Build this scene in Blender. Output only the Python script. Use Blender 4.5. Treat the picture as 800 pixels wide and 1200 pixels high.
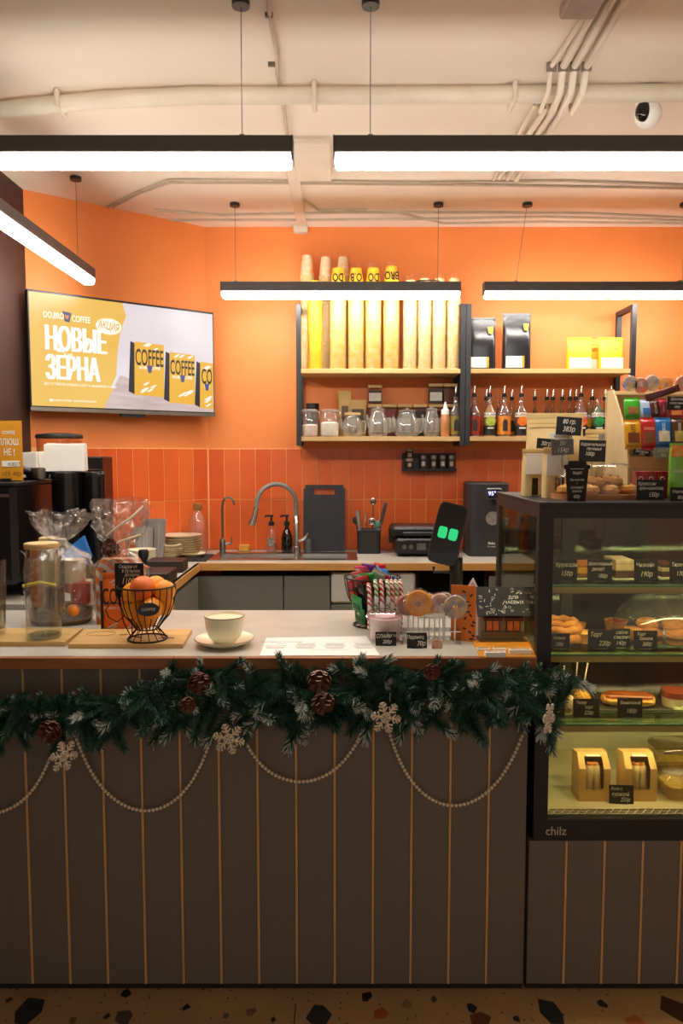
import bpy, math, random
from mathutils import Vector, Matrix, Euler, noise
random.seed(7)
for o in list(bpy.data.objects): bpy.data.objects.remove(o)
SC = bpy.context.scene
COL = SC.collection
PI = math.pi
# ---------------------------------------------------------------- camera
FPX, EYE = 882.0, 1.50
PITCH = math.atan(68 / FPX)
cd = bpy.data.cameras.new('camera'); cam = bpy.data.objects.new('camera', cd); COL.objects.link(cam)
cam.location = (0, 0, EYE); cam.rotation_euler = (PI/2 - PITCH, 0, 0)
cd.sensor_fit = 'VERTICAL'; cd.sensor_height = 36; cd.lens = 36 * FPX / 1200; cd.clip_start = .05
SC.camera = cam
# ---------------------------------------------------------------- world, exposure
w = bpy.data.worlds.new('world'); SC.world = w; w.use_nodes = True
bg = w.node_tree.nodes['Background']; bg.inputs[0].default_value = (1.0, .86, .73, 1); bg.inputs[1].default_value = .42
SC.view_settings.view_transform = 'Standard'; SC.view_settings.look = 'None'
SC.view_settings.gamma = 1; SC.view_settings.use_curve_mapping = False
SC.view_settings.exposure = 0.40
LAMP = 36.0          # emission of the linear lamps
SC.cycles.max_bounces = 10; SC.cycles.transparent_max_bounces = 24; SC.cycles.sample_clamp_indirect = 6
SC.cycles.caustics_reflective = False; SC.cycles.caustics_refractive = False
# ---------------------------------------------------------------- pixel -> place helpers (800x1200 frame)
_c, _s = math.cos(PITCH), math.sin(PITCH)
def ray(u, v):
    a, b = (u-400)/FPX, (600-v)/FPX
    return Vector((a, _c + b*_s, -_s + b*_c))
def P(u, v, y):      # point of that pixel on the vertical plane at depth y
    d = ray(u, v); return Vector((0, 0, EYE)) + d*(y/d.y)
def Q(u, v, z):      # point of that pixel on the horizontal plane at height z
    d = ray(u, v); return Vector((0, 0, EYE)) + d*((z-EYE)/d.z)
# ---------------------------------------------------------------- materials
def lin(h):
    if not isinstance(h, str): return tuple(h) + (1,)
    r = [int(h[i:i+2], 16)/255 for i in (0, 2, 4)]
    return tuple(x/12.92 if x <= .04045 else ((x+.055)/1.055)**2.4 for x in r) + (1,)
_M = {}
def mat(col, rough=.5, metal=0, var=.10, scale=18, bump=0, bscale=None, key=None, emit=0, coat=0, trans=0, stretch=None, alpha=1, col2=None, spec=None, sheen=0):
    k = (col, rough, metal, var, scale, bump, bscale, key, emit, coat, trans, stretch, alpha, col2)
    if k in _M: return _M[k]
    m = bpy.data.materials.new('mat_%03d' % len(_M)); m.use_nodes = True; _M[k] = m
    nt = m.node_tree; N = nt.nodes; L = nt.links; b = N['Principled BSDF']
    c = lin(col)
    b.inputs['Base Color'].default_value = c; b.inputs['Roughness'].default_value = rough; b.inputs['Metallic'].default_value = metal
    b.inputs['Coat Weight'].default_value = coat; b.inputs['Coat Roughness'].default_value = .08
    b.inputs['Transmission Weight'].default_value = trans; b.inputs['Alpha'].default_value = alpha
    if sheen: b.inputs['Sheen Weight'].default_value = sheen
    if spec is not None: b.inputs['Specular IOR Level'].default_value = spec
    tc = N.new('ShaderNodeTexCoord'); mp = N.new('ShaderNodeMapping'); L.new(tc.outputs['Object'], mp.inputs[0])
    if stretch: mp.inputs['Scale'].default_value = stretch
    if var or col2:
        n = N.new('ShaderNodeTexNoise'); n.inputs['Scale'].default_value = scale; n.inputs['Detail'].default_value = 4
        L.new(mp.outputs[0], n.inputs['Vector'])
        r = N.new('ShaderNodeValToRGB'); L.new(n.outputs[0], r.inputs[0]); e = r.color_ramp.elements
        e[0].position, e[1].position = .3, .7
        if col2: e[0].color, e[1].color = c, lin(col2)
        else:
            e[0].color = tuple(x*(1-var) for x in c[:3]) + (1,); e[1].color = tuple(min(1, x*(1+var)) for x in c[:3]) + (1,)
        L.new(r.outputs[0], b.inputs['Base Color'])
        if emit:
            L.new(r.outputs[0], b.inputs['Emission Color']); 
    if emit:
        for l_ in list(b.inputs['Base Color'].links): L.remove(l_)
        b.inputs['Base Color'].default_value = (.01, .01, .01, 1)
        b.inputs['Emission Color'].default_value = c; b.inputs['Emission Strength'].default_value = emit
    if bump:
        n2 = N.new('ShaderNodeTexNoise'); n2.inputs['Scale'].default_value = bscale or scale*3; n2.inputs['Detail'].default_value = 3
        L.new(mp.outputs[0], n2.inputs['Vector'])
        bp = N.new('ShaderNodeBump'); bp.inputs['Strength'].default_value = bump; bp.inputs['Distance'].default_value = .01
        L.new(n2.outputs[0], bp.inputs['Height']); L.new(bp.outputs[0], b.inputs['Normal'])
    return m
def film(col='ffffff', k=.05, rough=.03, bump=0, bscale=25, ior=1.45, key=None, haze=0):
    """thin clear sheet: glass pane, glassware wall, cellophane"""
    kk = ('film', col, k, rough, bump, bscale, ior, haze)
    if kk in _M: return _M[kk]
    m = bpy.data.materials.new('film_%03d' % len(_M)); m.use_nodes = True; _M[kk] = m
    nt = m.node_tree; N = nt.nodes; L = nt.links; N.remove(N['Principled BSDF'])
    out = N['Material Output']
    tr = N.new('ShaderNodeBsdfTransparent'); tr.inputs[0].default_value = lin(col)
    gl = N.new('ShaderNodeBsdfGlossy'); gl.inputs['Roughness'].default_value = rough
    fr = N.new('ShaderNodeLayerWeight'); fr.inputs[0].default_value = .5     # facing is the same from both sides of the sheet
    pw = N.new('ShaderNodeMath'); pw.operation = 'POWER'; pw.inputs[1].default_value = 4.0 if ior < 1.44 else 2.6; L.new(fr.outputs['Facing'], pw.inputs[0])
    ad = N.new('ShaderNodeMath'); ad.operation = 'MULTIPLY_ADD'; ad.use_clamp = True; ad.inputs[1].default_value = min(.9, (ior-1)*1.5); ad.inputs[2].default_value = k+.015
    L.new(pw.outputs[0], ad.inputs[0])
    mx = N.new('ShaderNodeMixShader'); L.new(ad.outputs[0], mx.inputs[0]); L.new(tr.outputs[0], mx.inputs[1])
    if haze:
        df = N.new('ShaderNodeBsdfDiffuse'); df.inputs[0].default_value = (.85, .84, .80, 1); m2 = N.new('ShaderNodeMixShader'); m2.inputs[0].default_value = haze  # pale sheen put into the glass as white diffuse, so it shows
        L.new(tr.outputs[0], m2.inputs[1]); L.new(df.outputs[0], m2.inputs[2]); L.new(m2.outputs[0], mx.inputs[1])
    L.new(gl.outputs[0], mx.inputs[2])
    L.new(mx.outputs[0], out.inputs[0])
    if bump:
        tc = N.new('ShaderNodeTexCoord'); n2 = N.new('ShaderNodeTexNoise'); n2.inputs['Scale'].default_value = bscale; n2.inputs['Detail'].default_value = 5
        L.new(tc.outputs['Object'], n2.inputs['Vector'])
        bp = N.new('ShaderNodeBump'); bp.inputs['Strength'].default_value = bump; bp.inputs['Distance'].default_value = .02
        L.new(n2.outputs[0], bp.inputs['Height']); L.new(bp.outputs[0], gl.inputs['Normal']); L.new(bp.outputs[0], fr.inputs['Normal'])
    return m
def wood(c1, c2, rough=.5, stretch=(1.2, 14, 14), scale=3.0, coat=0):
    return mat(c1, rough, col2=c2, scale=scale, stretch=stretch, bump=.03, coat=coat)
def wave_mat(c1, c2, scale=38, dist=0, rough=.35, direction='DIAGONAL', pos=.5, coat=.3):
    m = mat(c1, rough, var=0, key='wave%s%s%s%s' % (c2, scale, dist, direction), coat=coat); nt = m.node_tree; N = nt.nodes; b = N['Principled BSDF']
    w_ = N.new('ShaderNodeTexWave'); w_.bands_direction = direction; w_.inputs['Scale'].default_value = scale; w_.inputs['Distortion'].default_value = dist
    nt.links.new(N['Texture Coordinate'].outputs['Object'], w_.inputs['Vector']); r_ = N.new('ShaderNodeValToRGB'); r_.color_ramp.interpolation = 'CONSTANT'
    e = r_.color_ramp.elements; e[0].color = lin(c1); e[1].color = lin(c2); e[1].position = pos
    nt.links.new(w_.outputs[1], r_.inputs[0]); nt.links.new(r_.outputs[0], b.inputs['Base Color']); return m
BLACK = mat('17161a', .45, var=.06); BLACKM = mat('1d1c1e', .38, var=.05, bump=.02); STEEL = mat('c4c2bd', .22, 1, var=.04)
DSTEEL = mat('8b8984', .35, 1, var=.05); CHALK = mat('e9e6da', .8, var=.05); SLATE = mat('1c1a19', .75, var=.18, scale=30)
WHITE = mat('efece4', .5, var=.03); PAPER = mat('f2efe6', .7, var=.03); GLASS = film(k=.03, ior=1.4); GLASSW = film(k=.07, ior=1.5, haze=.06); GREENGLASS = mat('7fb59a', .1, var=.05)
CELLO = film('fbf8f5', .15, .10, bump=.5, bscale=40, ior=1.5, haze=.03); CREAM = mat('efe6c8', .35, var=.04, coat=.3); KRAFT = mat('cfae6c', .6, var=.07, bump=.03); PLY = wood('c79b5c', 'dcb67c')
FRAME = mat('26272b', .42, var=.05); WIRE = mat('2a211d', .4, .6, var=.1); KRAFTL = mat('d9bd83', .45, var=.06, bump=.04)
# ---------------------------------------------------------------- mesh builder
def ringse(w, d, z, n=16, e=2.0, cx=0, cy=0):
    out = []
    for i in range(n):
        a = 2*PI*(i+.5)/n; ca, sa = math.cos(a), math.sin(a)
        out.append((cx + w/2*math.copysign(abs(ca)**(2/e), ca), cy + d/2*math.copysign(abs(sa)**(2/e), sa), z))
    return out
class MB:
    def __init__(s): s.v = []; s.f = []; s.mi = []; s.sm = []
    def add(s, vs, fs, mi=0, sm=False, T=None):
        o = len(s.v)
        s.v += [tuple(T @ Vector(p)) for p in vs] if T is not None else [tuple(p) for p in vs]
        for f in fs: s.f.append([i+o for i in f]); s.mi.append(mi); s.sm.append(sm)
        return s
    def box(s, c, d, mi=0, rz=0, b=0, T=None, rot=None):
        hx, hy, hz = d[0]/2, d[1]/2, d[2]/2
        R = Matrix.Translation(c) @ (Euler(rot).to_matrix().to_4x4() if rot else Matrix.Rotation(rz, 4, 'Z'))
        if T is not None: R = T @ R
        if b <= 0:
            vs = [(x*hx, y*hy, z*hz) for x in (-1, 1) for y in (-1, 1) for z in (-1, 1)]
            return s.add(vs, [(0,1,3,2), (4,6,7,5), (0,4,5,1), (2,3,7,6), (0,2,6,4), (1,5,7,3)], mi, False, R)
        b = min(b, hx*.99, hy*.99, hz*.99); vs = []; ix = {}
        for x in (-1, 1):
            for y in (-1, 1):
                for z in (-1, 1):
                    for ax in range(3):
                        p = [x*(hx-b), y*(hy-b), z*(hz-b)]; p[ax] += (x, y, z)[ax]*b
                        ix[x, y, z, ax] = len(vs); vs.append(p)
        fs = []
        for ax in range(3):
            o1, o2 = [k for k in range(3) if k != ax]
            for sg in (-1, 1):
                q = []
                for (p1, p2) in ((-1, -1), (1, -1), (1, 1), (-1, 1)):
                    k = [0, 0, 0]; k[ax] = sg; k[o1] = p1; k[o2] = p2; q.append(ix[k[0], k[1], k[2], ax])
                fs.append(q)
            for p1 in (-1, 1):
                for p2 in (-1, 1):
                    q = []
                    for (e, a2) in ((-1, o1), (1, o1), (1, o2), (-1, o2)):
                        k = [0, 0, 0]; k[ax] = e; k[o1] = p1; k[o2] = p2; q.append(ix[k[0], k[1], k[2], a2])
                    fs.append(q)
        for x in (-1, 1):
            for y in (-1, 1):
                for z in (-1, 1): fs.append([ix[x, y, z, k] for k in range(3)])
        return s.add(vs, fs, mi, False, R)
    def loft(s, rings, mi=0, sm=True, cap=True, T=None, closed=False):
        n = len(rings[0]); vs = [p for r in rings for p in r]; fs = []
        k = len(rings)
        for j in range(k if closed else k-1):
            j2 = (j+1) % k
            for i in range(n): fs.append((j*n+i, j*n+(i+1) % n, j2*n+(i+1) % n, j2*n+i))
        s.add(vs, fs, mi, sm, T)
        if cap and not closed:
            o = len(s.v) - len(vs)
            for f in (list(range(n))[::-1], [(k-1)*n+i for i in range(n)]): s.f.append([i+o for i in f]); s.mi.append(mi); s.sm.append(False)
        return s
    def lathe(s, prof, n=20, c=(0, 0, 0), mi=0, sm=True, cap=True, T=None, sx=1, sy=1):
        rings = [[(c[0]+sx*max(r, 1e-5)*math.cos(2*PI*i/n), c[1]+sy*max(r, 1e-5)*math.sin(2*PI*i/n), c[2]+z) for i in range(n)] for r, z in prof]
        return s.loft(rings, mi, sm, cap, T)
    def tube(s, path, r, n=6, mi=0, closed=False, sm=True, T=None):
        path = [Vector(p) for p in path]; k = len(path); rings = []
        prev = None
        for i, p in enumerate(path):
            a = path[(i-1) % k] if (closed or i > 0) else p; b = path[(i+1) % k] if (closed or i < k-1) else p
            t = (b-a).normalized()
            if prev is None: q = t.orthogonal().normalized()
            else:
                q = prev - t*prev.dot(t); q = q.normalized() if q.length > 1e-6 else t.orthogonal().normalized()
            prev = q; w_ = t.cross(q); rr = r[i] if isinstance(r, (list, tuple)) else r
            rings.append([p + (q*math.cos(2*PI*j/n) + w_*math.sin(2*PI*j/n))*rr for j in range(n)])
        return s.loft(rings, mi, sm, True, T, closed)
    def prism(s, poly, h, mi=0, T=None):
        n = len(poly); vs = [(x, y, 0) for x, y in poly] + [(x, y, h) for x, y in poly]
        fs = [list(range(n))[::-1], list(range(n, 2*n))] + [(i, (i+1) % n, n+(i+1) % n, n+i) for i in range(n)]
        return s.add(vs, fs, mi, False, T)
    def ball(s, c, r, n=14, mi=0, sx=1, sy=1, sz=1, k=8, T=None):
        return s.lathe([(r*math.sin(PI*j/k), -r*sz*math.cos(PI*j/k)) for j in range(k+1)], n, c, mi, True, False, T, sx, sy)
    def grid(s, fn, nu, nv, mi=0, sm=True, T=None):
        vs = [fn(i/nu, j/nv) for j in range(nv+1) for i in range(nu+1)]
        fs = [(j*(nu+1)+i, j*(nu+1)+i+1, (j+1)*(nu+1)+i+1, (j+1)*(nu+1)+i) for j in range(nv) for i in range(nu)]
        return s.add(vs, fs, mi, sm, T)
    def mesh(s, name, mats):
        me = bpy.data.meshes.new(name); me.from_pydata(s.v, [], s.f)
        for m in (mats if isinstance(mats, (list, tuple)) else [mats]): me.materials.append(m)
        me.polygons.foreach_set('material_index', s.mi); me.polygons.foreach_set('use_smooth', s.sm); me.validate(); me.update()
        if any(s.sm): me.set_sharp_from_angle(angle=.75)
        return me
    def build(s, name, mats, parent=None, loc=(0, 0, 0), rz=0, rot=None):
        o = bpy.data.objects.new(name, s.mesh(name, mats)); COL.objects.link(o); o.parent = parent; o.location = loc
        o.rotation_euler = rot if rot else (0, 0, rz); return o
def box(name, m, c, d, parent=None, b=0, rz=0, loc=(0, 0, 0), rot=None): return MB().box(c, d, 0, rz, b, rot=rot).build(name, m, parent, loc)
def lathe(name, m, prof, parent=None, c=(0, 0, 0), n=20, cap=True, loc=(0, 0, 0)): return MB().lathe(prof, n, c, cap=cap).build(name, m, parent, loc)
def tube(name, m, path, r, parent=None, n=6, closed=False, loc=(0, 0, 0)): return MB().tube(path, r, n, 0, closed).build(name, m, parent, loc)
def thing(name, label, cat, loc=(0, 0, 0), rz=0, group=None):
    o = bpy.data.objects.new(name, None); COL.objects.link(o); o.location = loc; o.rotation_euler = (0, 0, rz); o.empty_display_size = .02
    return tag(o, label, cat, group)
def tag(o, label, cat, group=None):
    o['label'] = label; o['category'] = cat
    if group: o['group'] = group
    return o
def struct(o): o['kind'] = 'structure'; return o
def link(name, me, parent=None, loc=(0, 0, 0), rot=(0, 0, 0), sc=None):
    o = bpy.data.objects.new(name, me); COL.objects.link(o); o.parent = parent; o.location = loc; o.rotation_euler = rot
    if sc: o.scale = sc if isinstance(sc, (list, tuple)) else (sc, sc, sc)
    return o
def copy_tree(o, parent=None, loc=None, rz=None, label=None):
    c = o.copy(); COL.objects.link(c); c.parent = parent
    if loc is not None: c.location = loc
    if rz is not None: c.rotation_euler = (0, 0, rz)
    if label: c['label'] = label
    for ch in list(o.children): copy_tree(ch, c)
    return c
def text(body, size, m, parent=None, loc=(0, 0, 0), rot=(PI/2, 0, 0), sx=1, bold=0, align='CENTER', shear=0, name='lettering', gap=1, th=0.0):
    c = bpy.data.curves.new('text', 'FONT'); c.body = body; c.size = size; c.align_x = align; c.align_y = 'CENTER'
    c.resolution_u = 3; c.offset = bold*size; c.shear = shear; c.space_line = gap; c.extrude = th
    o = bpy.data.objects.new('text', c); me = bpy.data.meshes.new_from_object(o); me.materials.clear(); me.materials.append(m)
    bpy.data.objects.remove(o)
    t = link(name, me, parent, loc, rot, (sx, 1, 1)); return t
# ================================================================ the setting
ZC, ZT, YW = 2.753, .955, 4.275       # ceiling, worktops, back wall
XL, YA, XB = -1.513, 3.683, -.756     # dark left wall, where the diagonal wall starts, back corner
orange = mat('ee8a45', .55, var=.05, scale=2.2, bump=.03, bscale=60)
grout = mat('f6b878', .8, var=.05)
tilem = [mat(c, .28, var=.06, scale=5, bump=.03, bscale=9, coat=.15, key=c) for c in ('e4672d', 'e05f27', 'e87033')]
ceilm = mat('ecdfd0', .8, var=.05, scale=1.6, bump=.06, bscale=9)
darkw = mat('3a221b', .6, var=.12, scale=4)
struct(box('ceiling', ceilm, (.3, 1.4, ZC+.05), (5.2, 6.2, .1)))
struct(box('wall_back', orange, (1.0, YW+.05, ZC/2), (2*(1.0-XB), .1, ZC)))
wb = bpy.data.objects['wall_back']
dvec = Vector((XB-XL, YW-YA, 0)); dl = dvec.length; da = math.atan2(dvec.y, dvec.x)
wd = struct(box('wall_diagonal', orange, (dl/2, .05, ZC/2), (dl+.06, .1, ZC), loc=(XL, YA, 0)))
wd.rotation_euler = (0, 0, da)
struct(box('wall_left', darkw, (XL-.05, YA/2-.3, ZC/2), (.1, YA+.6, ZC)))
struct(box('wall_right', mat('d8c6ae', .7, var=.04), (2.81, 1.4, ZC/2), (.1, 5.8, ZC)))
TP, TH, Z1 = .0880, .286, 1.529
tm = [MB().box((0, -.0005, 0), (TP-.0035, .005, TH-.0035), b=.001).mesh('tile', m) for m in tilem]
box('grout_bed', grout, (.7, YW-.0010, Z1-TH+.001), (2*(.7-XB), .002, 2*TH+.004), wb)
for i in range(33):
    for j in range(2):
        link('tile', tm[random.choice((0, 0, 1, 2))], wb, (XB+.004+TP*(i+.5), YW-.002, Z1-TH*(j+.5)))
box('grout_bed', grout, (dl/2, -.001, Z1-TH+.001), (dl, .002, 2*TH+.004), wd)
for i in range(10):
    for j in range(2):
        link('tile', tm[random.choice((0, 0, 1, 2))], wd, (dl-.005-TP*(i+.5), -.002, Z1-TH*(j+.5)))
# floor: terrazzo
def terrazzo():
    m = mat('b08d62', .35, var=.12, scale=5, key='terrazzo'); nt = m.node_tree; N = nt.nodes; L = nt.links; b = N['Principled BSDF']
    base = b.inputs['Base Color'].links[0].from_socket; tc = N['Texture Coordinate']
    v = N.new('ShaderNodeTexVoronoi'); v.inputs['Scale'].default_value = 55; L.new(tc.outputs['Object'], v.inputs['Vector'])
    r = N.new('ShaderNodeValToRGB'); L.new(v.outputs['Distance'], r.inputs[0]); r.color_ramp.interpolation = 'CONSTANT'
    r.color_ramp.elements[0].color = (1, 1, 1, 1); r.color_ramp.elements[1].color = (0, 0, 0, 1); r.color_ramp.elements[1].position = .17
    sp = N.new('ShaderNodeSeparateColor'); L.new(v.outputs['Color'], sp.inputs[0])
    g = N.new('ShaderNodeMath'); g.operation = 'GREATER_THAN'; g.inputs[1].default_value = .6; L.new(sp.outputs[0], g.inputs[0])
    mu = N.new('ShaderNodeMath'); mu.operation = 'MULTIPLY'; L.new(g.outputs[0], mu.inputs[0]); L.new(r.outputs[0], mu.inputs[1])
    cr = N.new('ShaderNodeValToRGB'); cr.color_ramp.interpolation = 'CONSTANT'; L.new(sp.outputs[1], cr.inputs[0])
    e = cr.color_ramp.elements; e[0].color = lin('2b2a2a'); e[1].color = lin('8a4a30'); e[1].position = .5
    x = cr.color_ramp.elements.new(.75); x.color = lin('5b5348')
    mx = N.new('ShaderNodeMix'); mx.data_type = 'RGBA'; L.new(mu.outputs[0], mx.inputs[0]); L.new(base, mx.inputs[6]); L.new(cr.outputs[0], mx.inputs[7])
    L.new(mx.outputs[2], b.inputs['Base Color']); return m
fl = struct(box('floor', terrazzo(), (.3, 1.4, -.05), (5.2, 6.2, .1)))
for (u, v, s, c, k) in ((33, 1186, 40, '22262a', 6), (147, 1165, 15, '1f2224', 5), (145, 1192, 26, '4b463f', 5), (125, 1191, 9, '22201f', 4), (218, 1180, 12, '1c1b1b', 4),
        (320, 1195, 8, '222020', 4), (372, 1190, 32, '2b2c2e', 6), (446, 1187, 20, 'a0532f', 5), (477, 1177, 15, '8d6f50', 5), (552, 1181, 15, '20262a', 5),
        (562, 1196, 30, '6b3b24', 5), (645, 1186, 36, '23292d', 6), (705, 1176, 14, '2a211c', 5), (742, 1197, 26, 'a85e3c', 5), (790, 1182, 48, '4d2d1a', 4),
        (85, 1196, 10, '77553a', 5), (265, 1190, 9, '6a5a48', 5), (295, 1186, 14, '7a5f45', 5), (430, 1168, 16, '24211f', 5), (508, 1170, 12, '57493b', 4), (605, 1194, 10, '2c2a28', 5), (10, 1172, 9, '36302a', 4)):
    q = Q(u, v, 0); r = s*q.y/FPX/2
    poly = []
    for i in range(k):
        a = 2*PI*(i+random.uniform(-.25, .25))/k; rr = r*random.uniform(.75, 1.15); poly.append((rr*math.cos(a), 1.25*rr*math.sin(a)))
    MB().prism(poly, .0006).build('terrazzo_chip', mat(c, .35, var=.15, scale=30), fl, (q.x, q.y, 0))
q = Q(346, 1180, 0); box('joint', mat('5e4a36', .8), (q.x, .6, .0003), (.004, 2.7, .0006), fl)
# ---------------------------------------------------------------- bar counter and plinth
panel = mat('6c635b', .55, var=.05, scale=3, bump=.02, bscale=80); stripm = mat('cfa26c', .45, var=.1, scale=8)
PP = .10567; X0 = -.864
def fronted(name, label, cat, xa, xb, z1, yb, lines, yf=2.0):
    t = thing(name, label, cat, (0, 0, 0))
    box('carcass', mat('3b332d', .6), ((xa+xb)/2, (yf+.022+yb)/2, z1/2+.01), (xb-xa, yb-yf-.022, z1-.02), t)
    box('toe_kick', mat('1d1815', .6), ((xa+xb)/2, yf+.016, .010), (xb-xa-.01, .012, .02), t)
    xs = [xa] + lines + [xb]
    for a, b in zip(xs[:-1], xs[1:]): box('plank', panel, ((a+b)/2, yf+.010, (z1+.02)/2), (b-a-.0075 if b-a > .05 else b-a, .020, z1-.02), t, b=.0015)
    for x in lines: box('brass_strip', stripm, (x, yf+.0085, (z1+.02)/2), (.0066, .018, z1-.022), t)
    return t
fronted('bar_counter', 'brown panelled bar counter with thin golden strips under the garland', 'counter', X0-5*PP, .512, .925, 2.58, [X0+PP*k for k in range(-4, 13)])
fronted('display_plinth', 'low brown panelled base under the glass pastry case', 'plinth', .5135, 1.46, .436, 2.55, [X0+PP*14.05+PP*k for k in range(8)])
grey = mat('bdb7ab', .38, var=.10, scale=7, bump=.02, bscale=50)
edgem = wood('8a5428', 'a2683a', stretch=(1, 12, 12)); edge_lit = wood('c08b45', 'd6a25c', stretch=(1, 12, 12))  # back edge: same wood in a lighter tone, light put into the colour
wt = thing('counter_worktop', 'grey concrete-look worktop with brown wood edge on the bar counter', 'worktop', (0, 0, 0))
box('top', grey, ((-1.4+.524)/2, 2.30, ZT-.014), (1.924, .60, .028), wt, b=.001)
box('edge_band', edgem, ((-1.4+.524)/2, 1.990, ZT-.0155), (1.924, .02, .031), wt, b=.001)
# ---------------------------------------------------------------- back run: cabinets, worktop, sink
cab = mat('76766a', .5, var=.04, scale=4)
def cabinet(label, xa, xb, y0=3.765, name='base_cabinet', m=cab, handle=False):
    t = thing(name, label, 'cabinet', ((xa+xb)/2, 0, 0)); w_ = xb-xa
    box('body', m, (0, (y0+.02+YW-.015)/2, .43), (w_-.002, YW-.035-y0, .69), t); box('plinth', BLACK, (0, y0+.08, .045), (w_-.004, .02, .09), t)
    box('door', m, (0, y0+.009, .49), (w_-.006, .018, .79), t, b=.001); return t
xs_ = [P(u, 690, 3.765).x for u in (229, 332, 387, 487, 572)]
cabinet('grey base cabinet below the sink, next to the corner', xs_[0], xs_[1]); cabinet('narrow grey base cabinet beside the pale appliance', xs_[1], xs_[2])
cabinet('grey base cabinet behind the pastry case', xs_[4], 1.6)
oc_ = thing('open_cabinet', 'dark open niche under the back worktop beside the pale appliance', 'cabinet', ((xs_[3]+xs_[4])/2, 0, 0)); wo = xs_[4]-xs_[3]
box('back_panel', BLACK, (0, YW-.04, .46), (wo-.01, .02, .9), oc_)  # black panels paint in the shade inside the opening
for s_ in (-1, 1): box('side_panel', BLACK, (s_*(wo/2-.010), 4.02, .46), (.012, .46, .9), oc_)
box('shelf_board', BLACK, (0, 4.02, .62), (wo-.04, .44, .018), oc_); box('bottom', BLACK, (0, 4.02, .03), (wo-.04, .44, .06), oc_)
dw = thing('dishwasher', 'under-counter appliance with pale grey panel under the back worktop', 'appliance', ((xs_[2]+xs_[3])/2, 0, 0)); ww = xs_[3]-xs_[2]
box('body', cab, (0, (3.79+YW-.02)/2, .41), (ww-.006, YW-.02-3.79, .74), dw)
box('control_panel', mat('c9cabf', .4, var=.03), (0, 3.770, .825), (ww-.008, .036, .155), dw, b=.01)
box('door', cab, (0, 3.775, .40), (ww-.008, .028, .68), dw, b=.004)
# left return cabinet
lc = thing('return_cabinet', 'grey cabinet run carrying the coffee machine', 'cabinet', (-1.115, 0, 0))
box('body', cab, (0, 3.19, .458), (.75, .93, .915), lc); box('plinth', BLACK, (.37, 3.21, .02), (.02, 1.0, .04), lc)
for yy in (2.96, 3.46): box('door', cab, (.394, yy, .49), (.016, .49, .80), lc, b=.001)
# worktop with a sink hole
sx0, sx1, sy0, sy1 = Q(247, 655, ZT).x+.02, Q(414, 655, ZT).x, 3.83, 4.11
bt = thing('back_worktop', 'L-shaped grey worktop with golden wood edge along the orange tiles', 'worktop', (0, 0, 0))
m_ = MB()
zc_, th = ZT-.018, .036
for (a, b, c, d) in ((-.70, sx0, 3.746, YW-.012), (sx1, 1.6, 3.746, YW-.012), (sx0, sx1, 3.746, sy0), (sx0, sx1, sy1, YW-.012), (-1.40, -.75, 2.70, 3.746)):
    m_.box(((a+b)/2, (c+d)/2, zc_), (b-a, d-c, th))
m_.box((-.73, 3.223, zc_), (.04, 1.046, th))
m_.prism([(-1.40, 3.746), (-.70, 3.746), (-.70, YW-.012), (XB+.03, YW-.014), (-1.40, 3.755)], th, T=Matrix.Translation((0, 0, ZT-th)))
m_.build('top', grey, bt)
box('edge_band', edge_lit, (.44, 3.736, zc_), (2.32, .02, th), bt, b=.001); box('edge_band', edge_lit, (-.715, 3.213, zc_), (.02, 1.06, th), bt, b=.001)
sk = thing('sink', 'stainless steel inset double sink in the back worktop', 'sink', ((sx0+sx1)/2, (sy0+sy1)/2, ZT)); sw, sd = sx1-sx0, sy1-sy0
m_ = MB(); e = .03; split = P(349, 650, 3.97).x-(sx0+sx1)/2
for (a, b, c, d) in ((-sw/2-.02, sw/2+.02, -sd/2-.015, -sd/2+e), (-sw/2-.02, sw/2+.02, sd/2-e, sd/2+.03), (-sw/2-.02, -sw/2+e, -sd/2+e, sd/2-e), (sw/2-e, sw/2+.02, -sd/2+e, sd/2-e), (split-.02, split+.02, -sd/2+e, sd/2-e)):
    m_.box(((a+b)/2, (c+d)/2, .0025), (b-a, d-c, .005))
m_.build('rim', STEEL, sk)
for (a, b) in ((-sw/2+e, split-.02), (split+.02, sw/2-e)):
    m_ = MB(); x0, x1, y0, y1, z0 = a, b, -sd/2+e, sd/2-e, -.16
    vs = [(x0, y0, 0), (x1, y0, 0), (x1, y1, 0), (x0, y1, 0), (x0+.02, y0+.02, z0), (x1-.02, y0+.02, z0), (x1-.02, y1-.02, z0), (x0+.02, y1-.02, z0)]
    m_.add(vs, [(4, 5, 6, 7), (0, 1, 5, 4), (1, 2, 6, 5), (2, 3, 7, 6), (3, 0, 4, 7)]); m_.build('basin', STEEL, sk)
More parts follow.
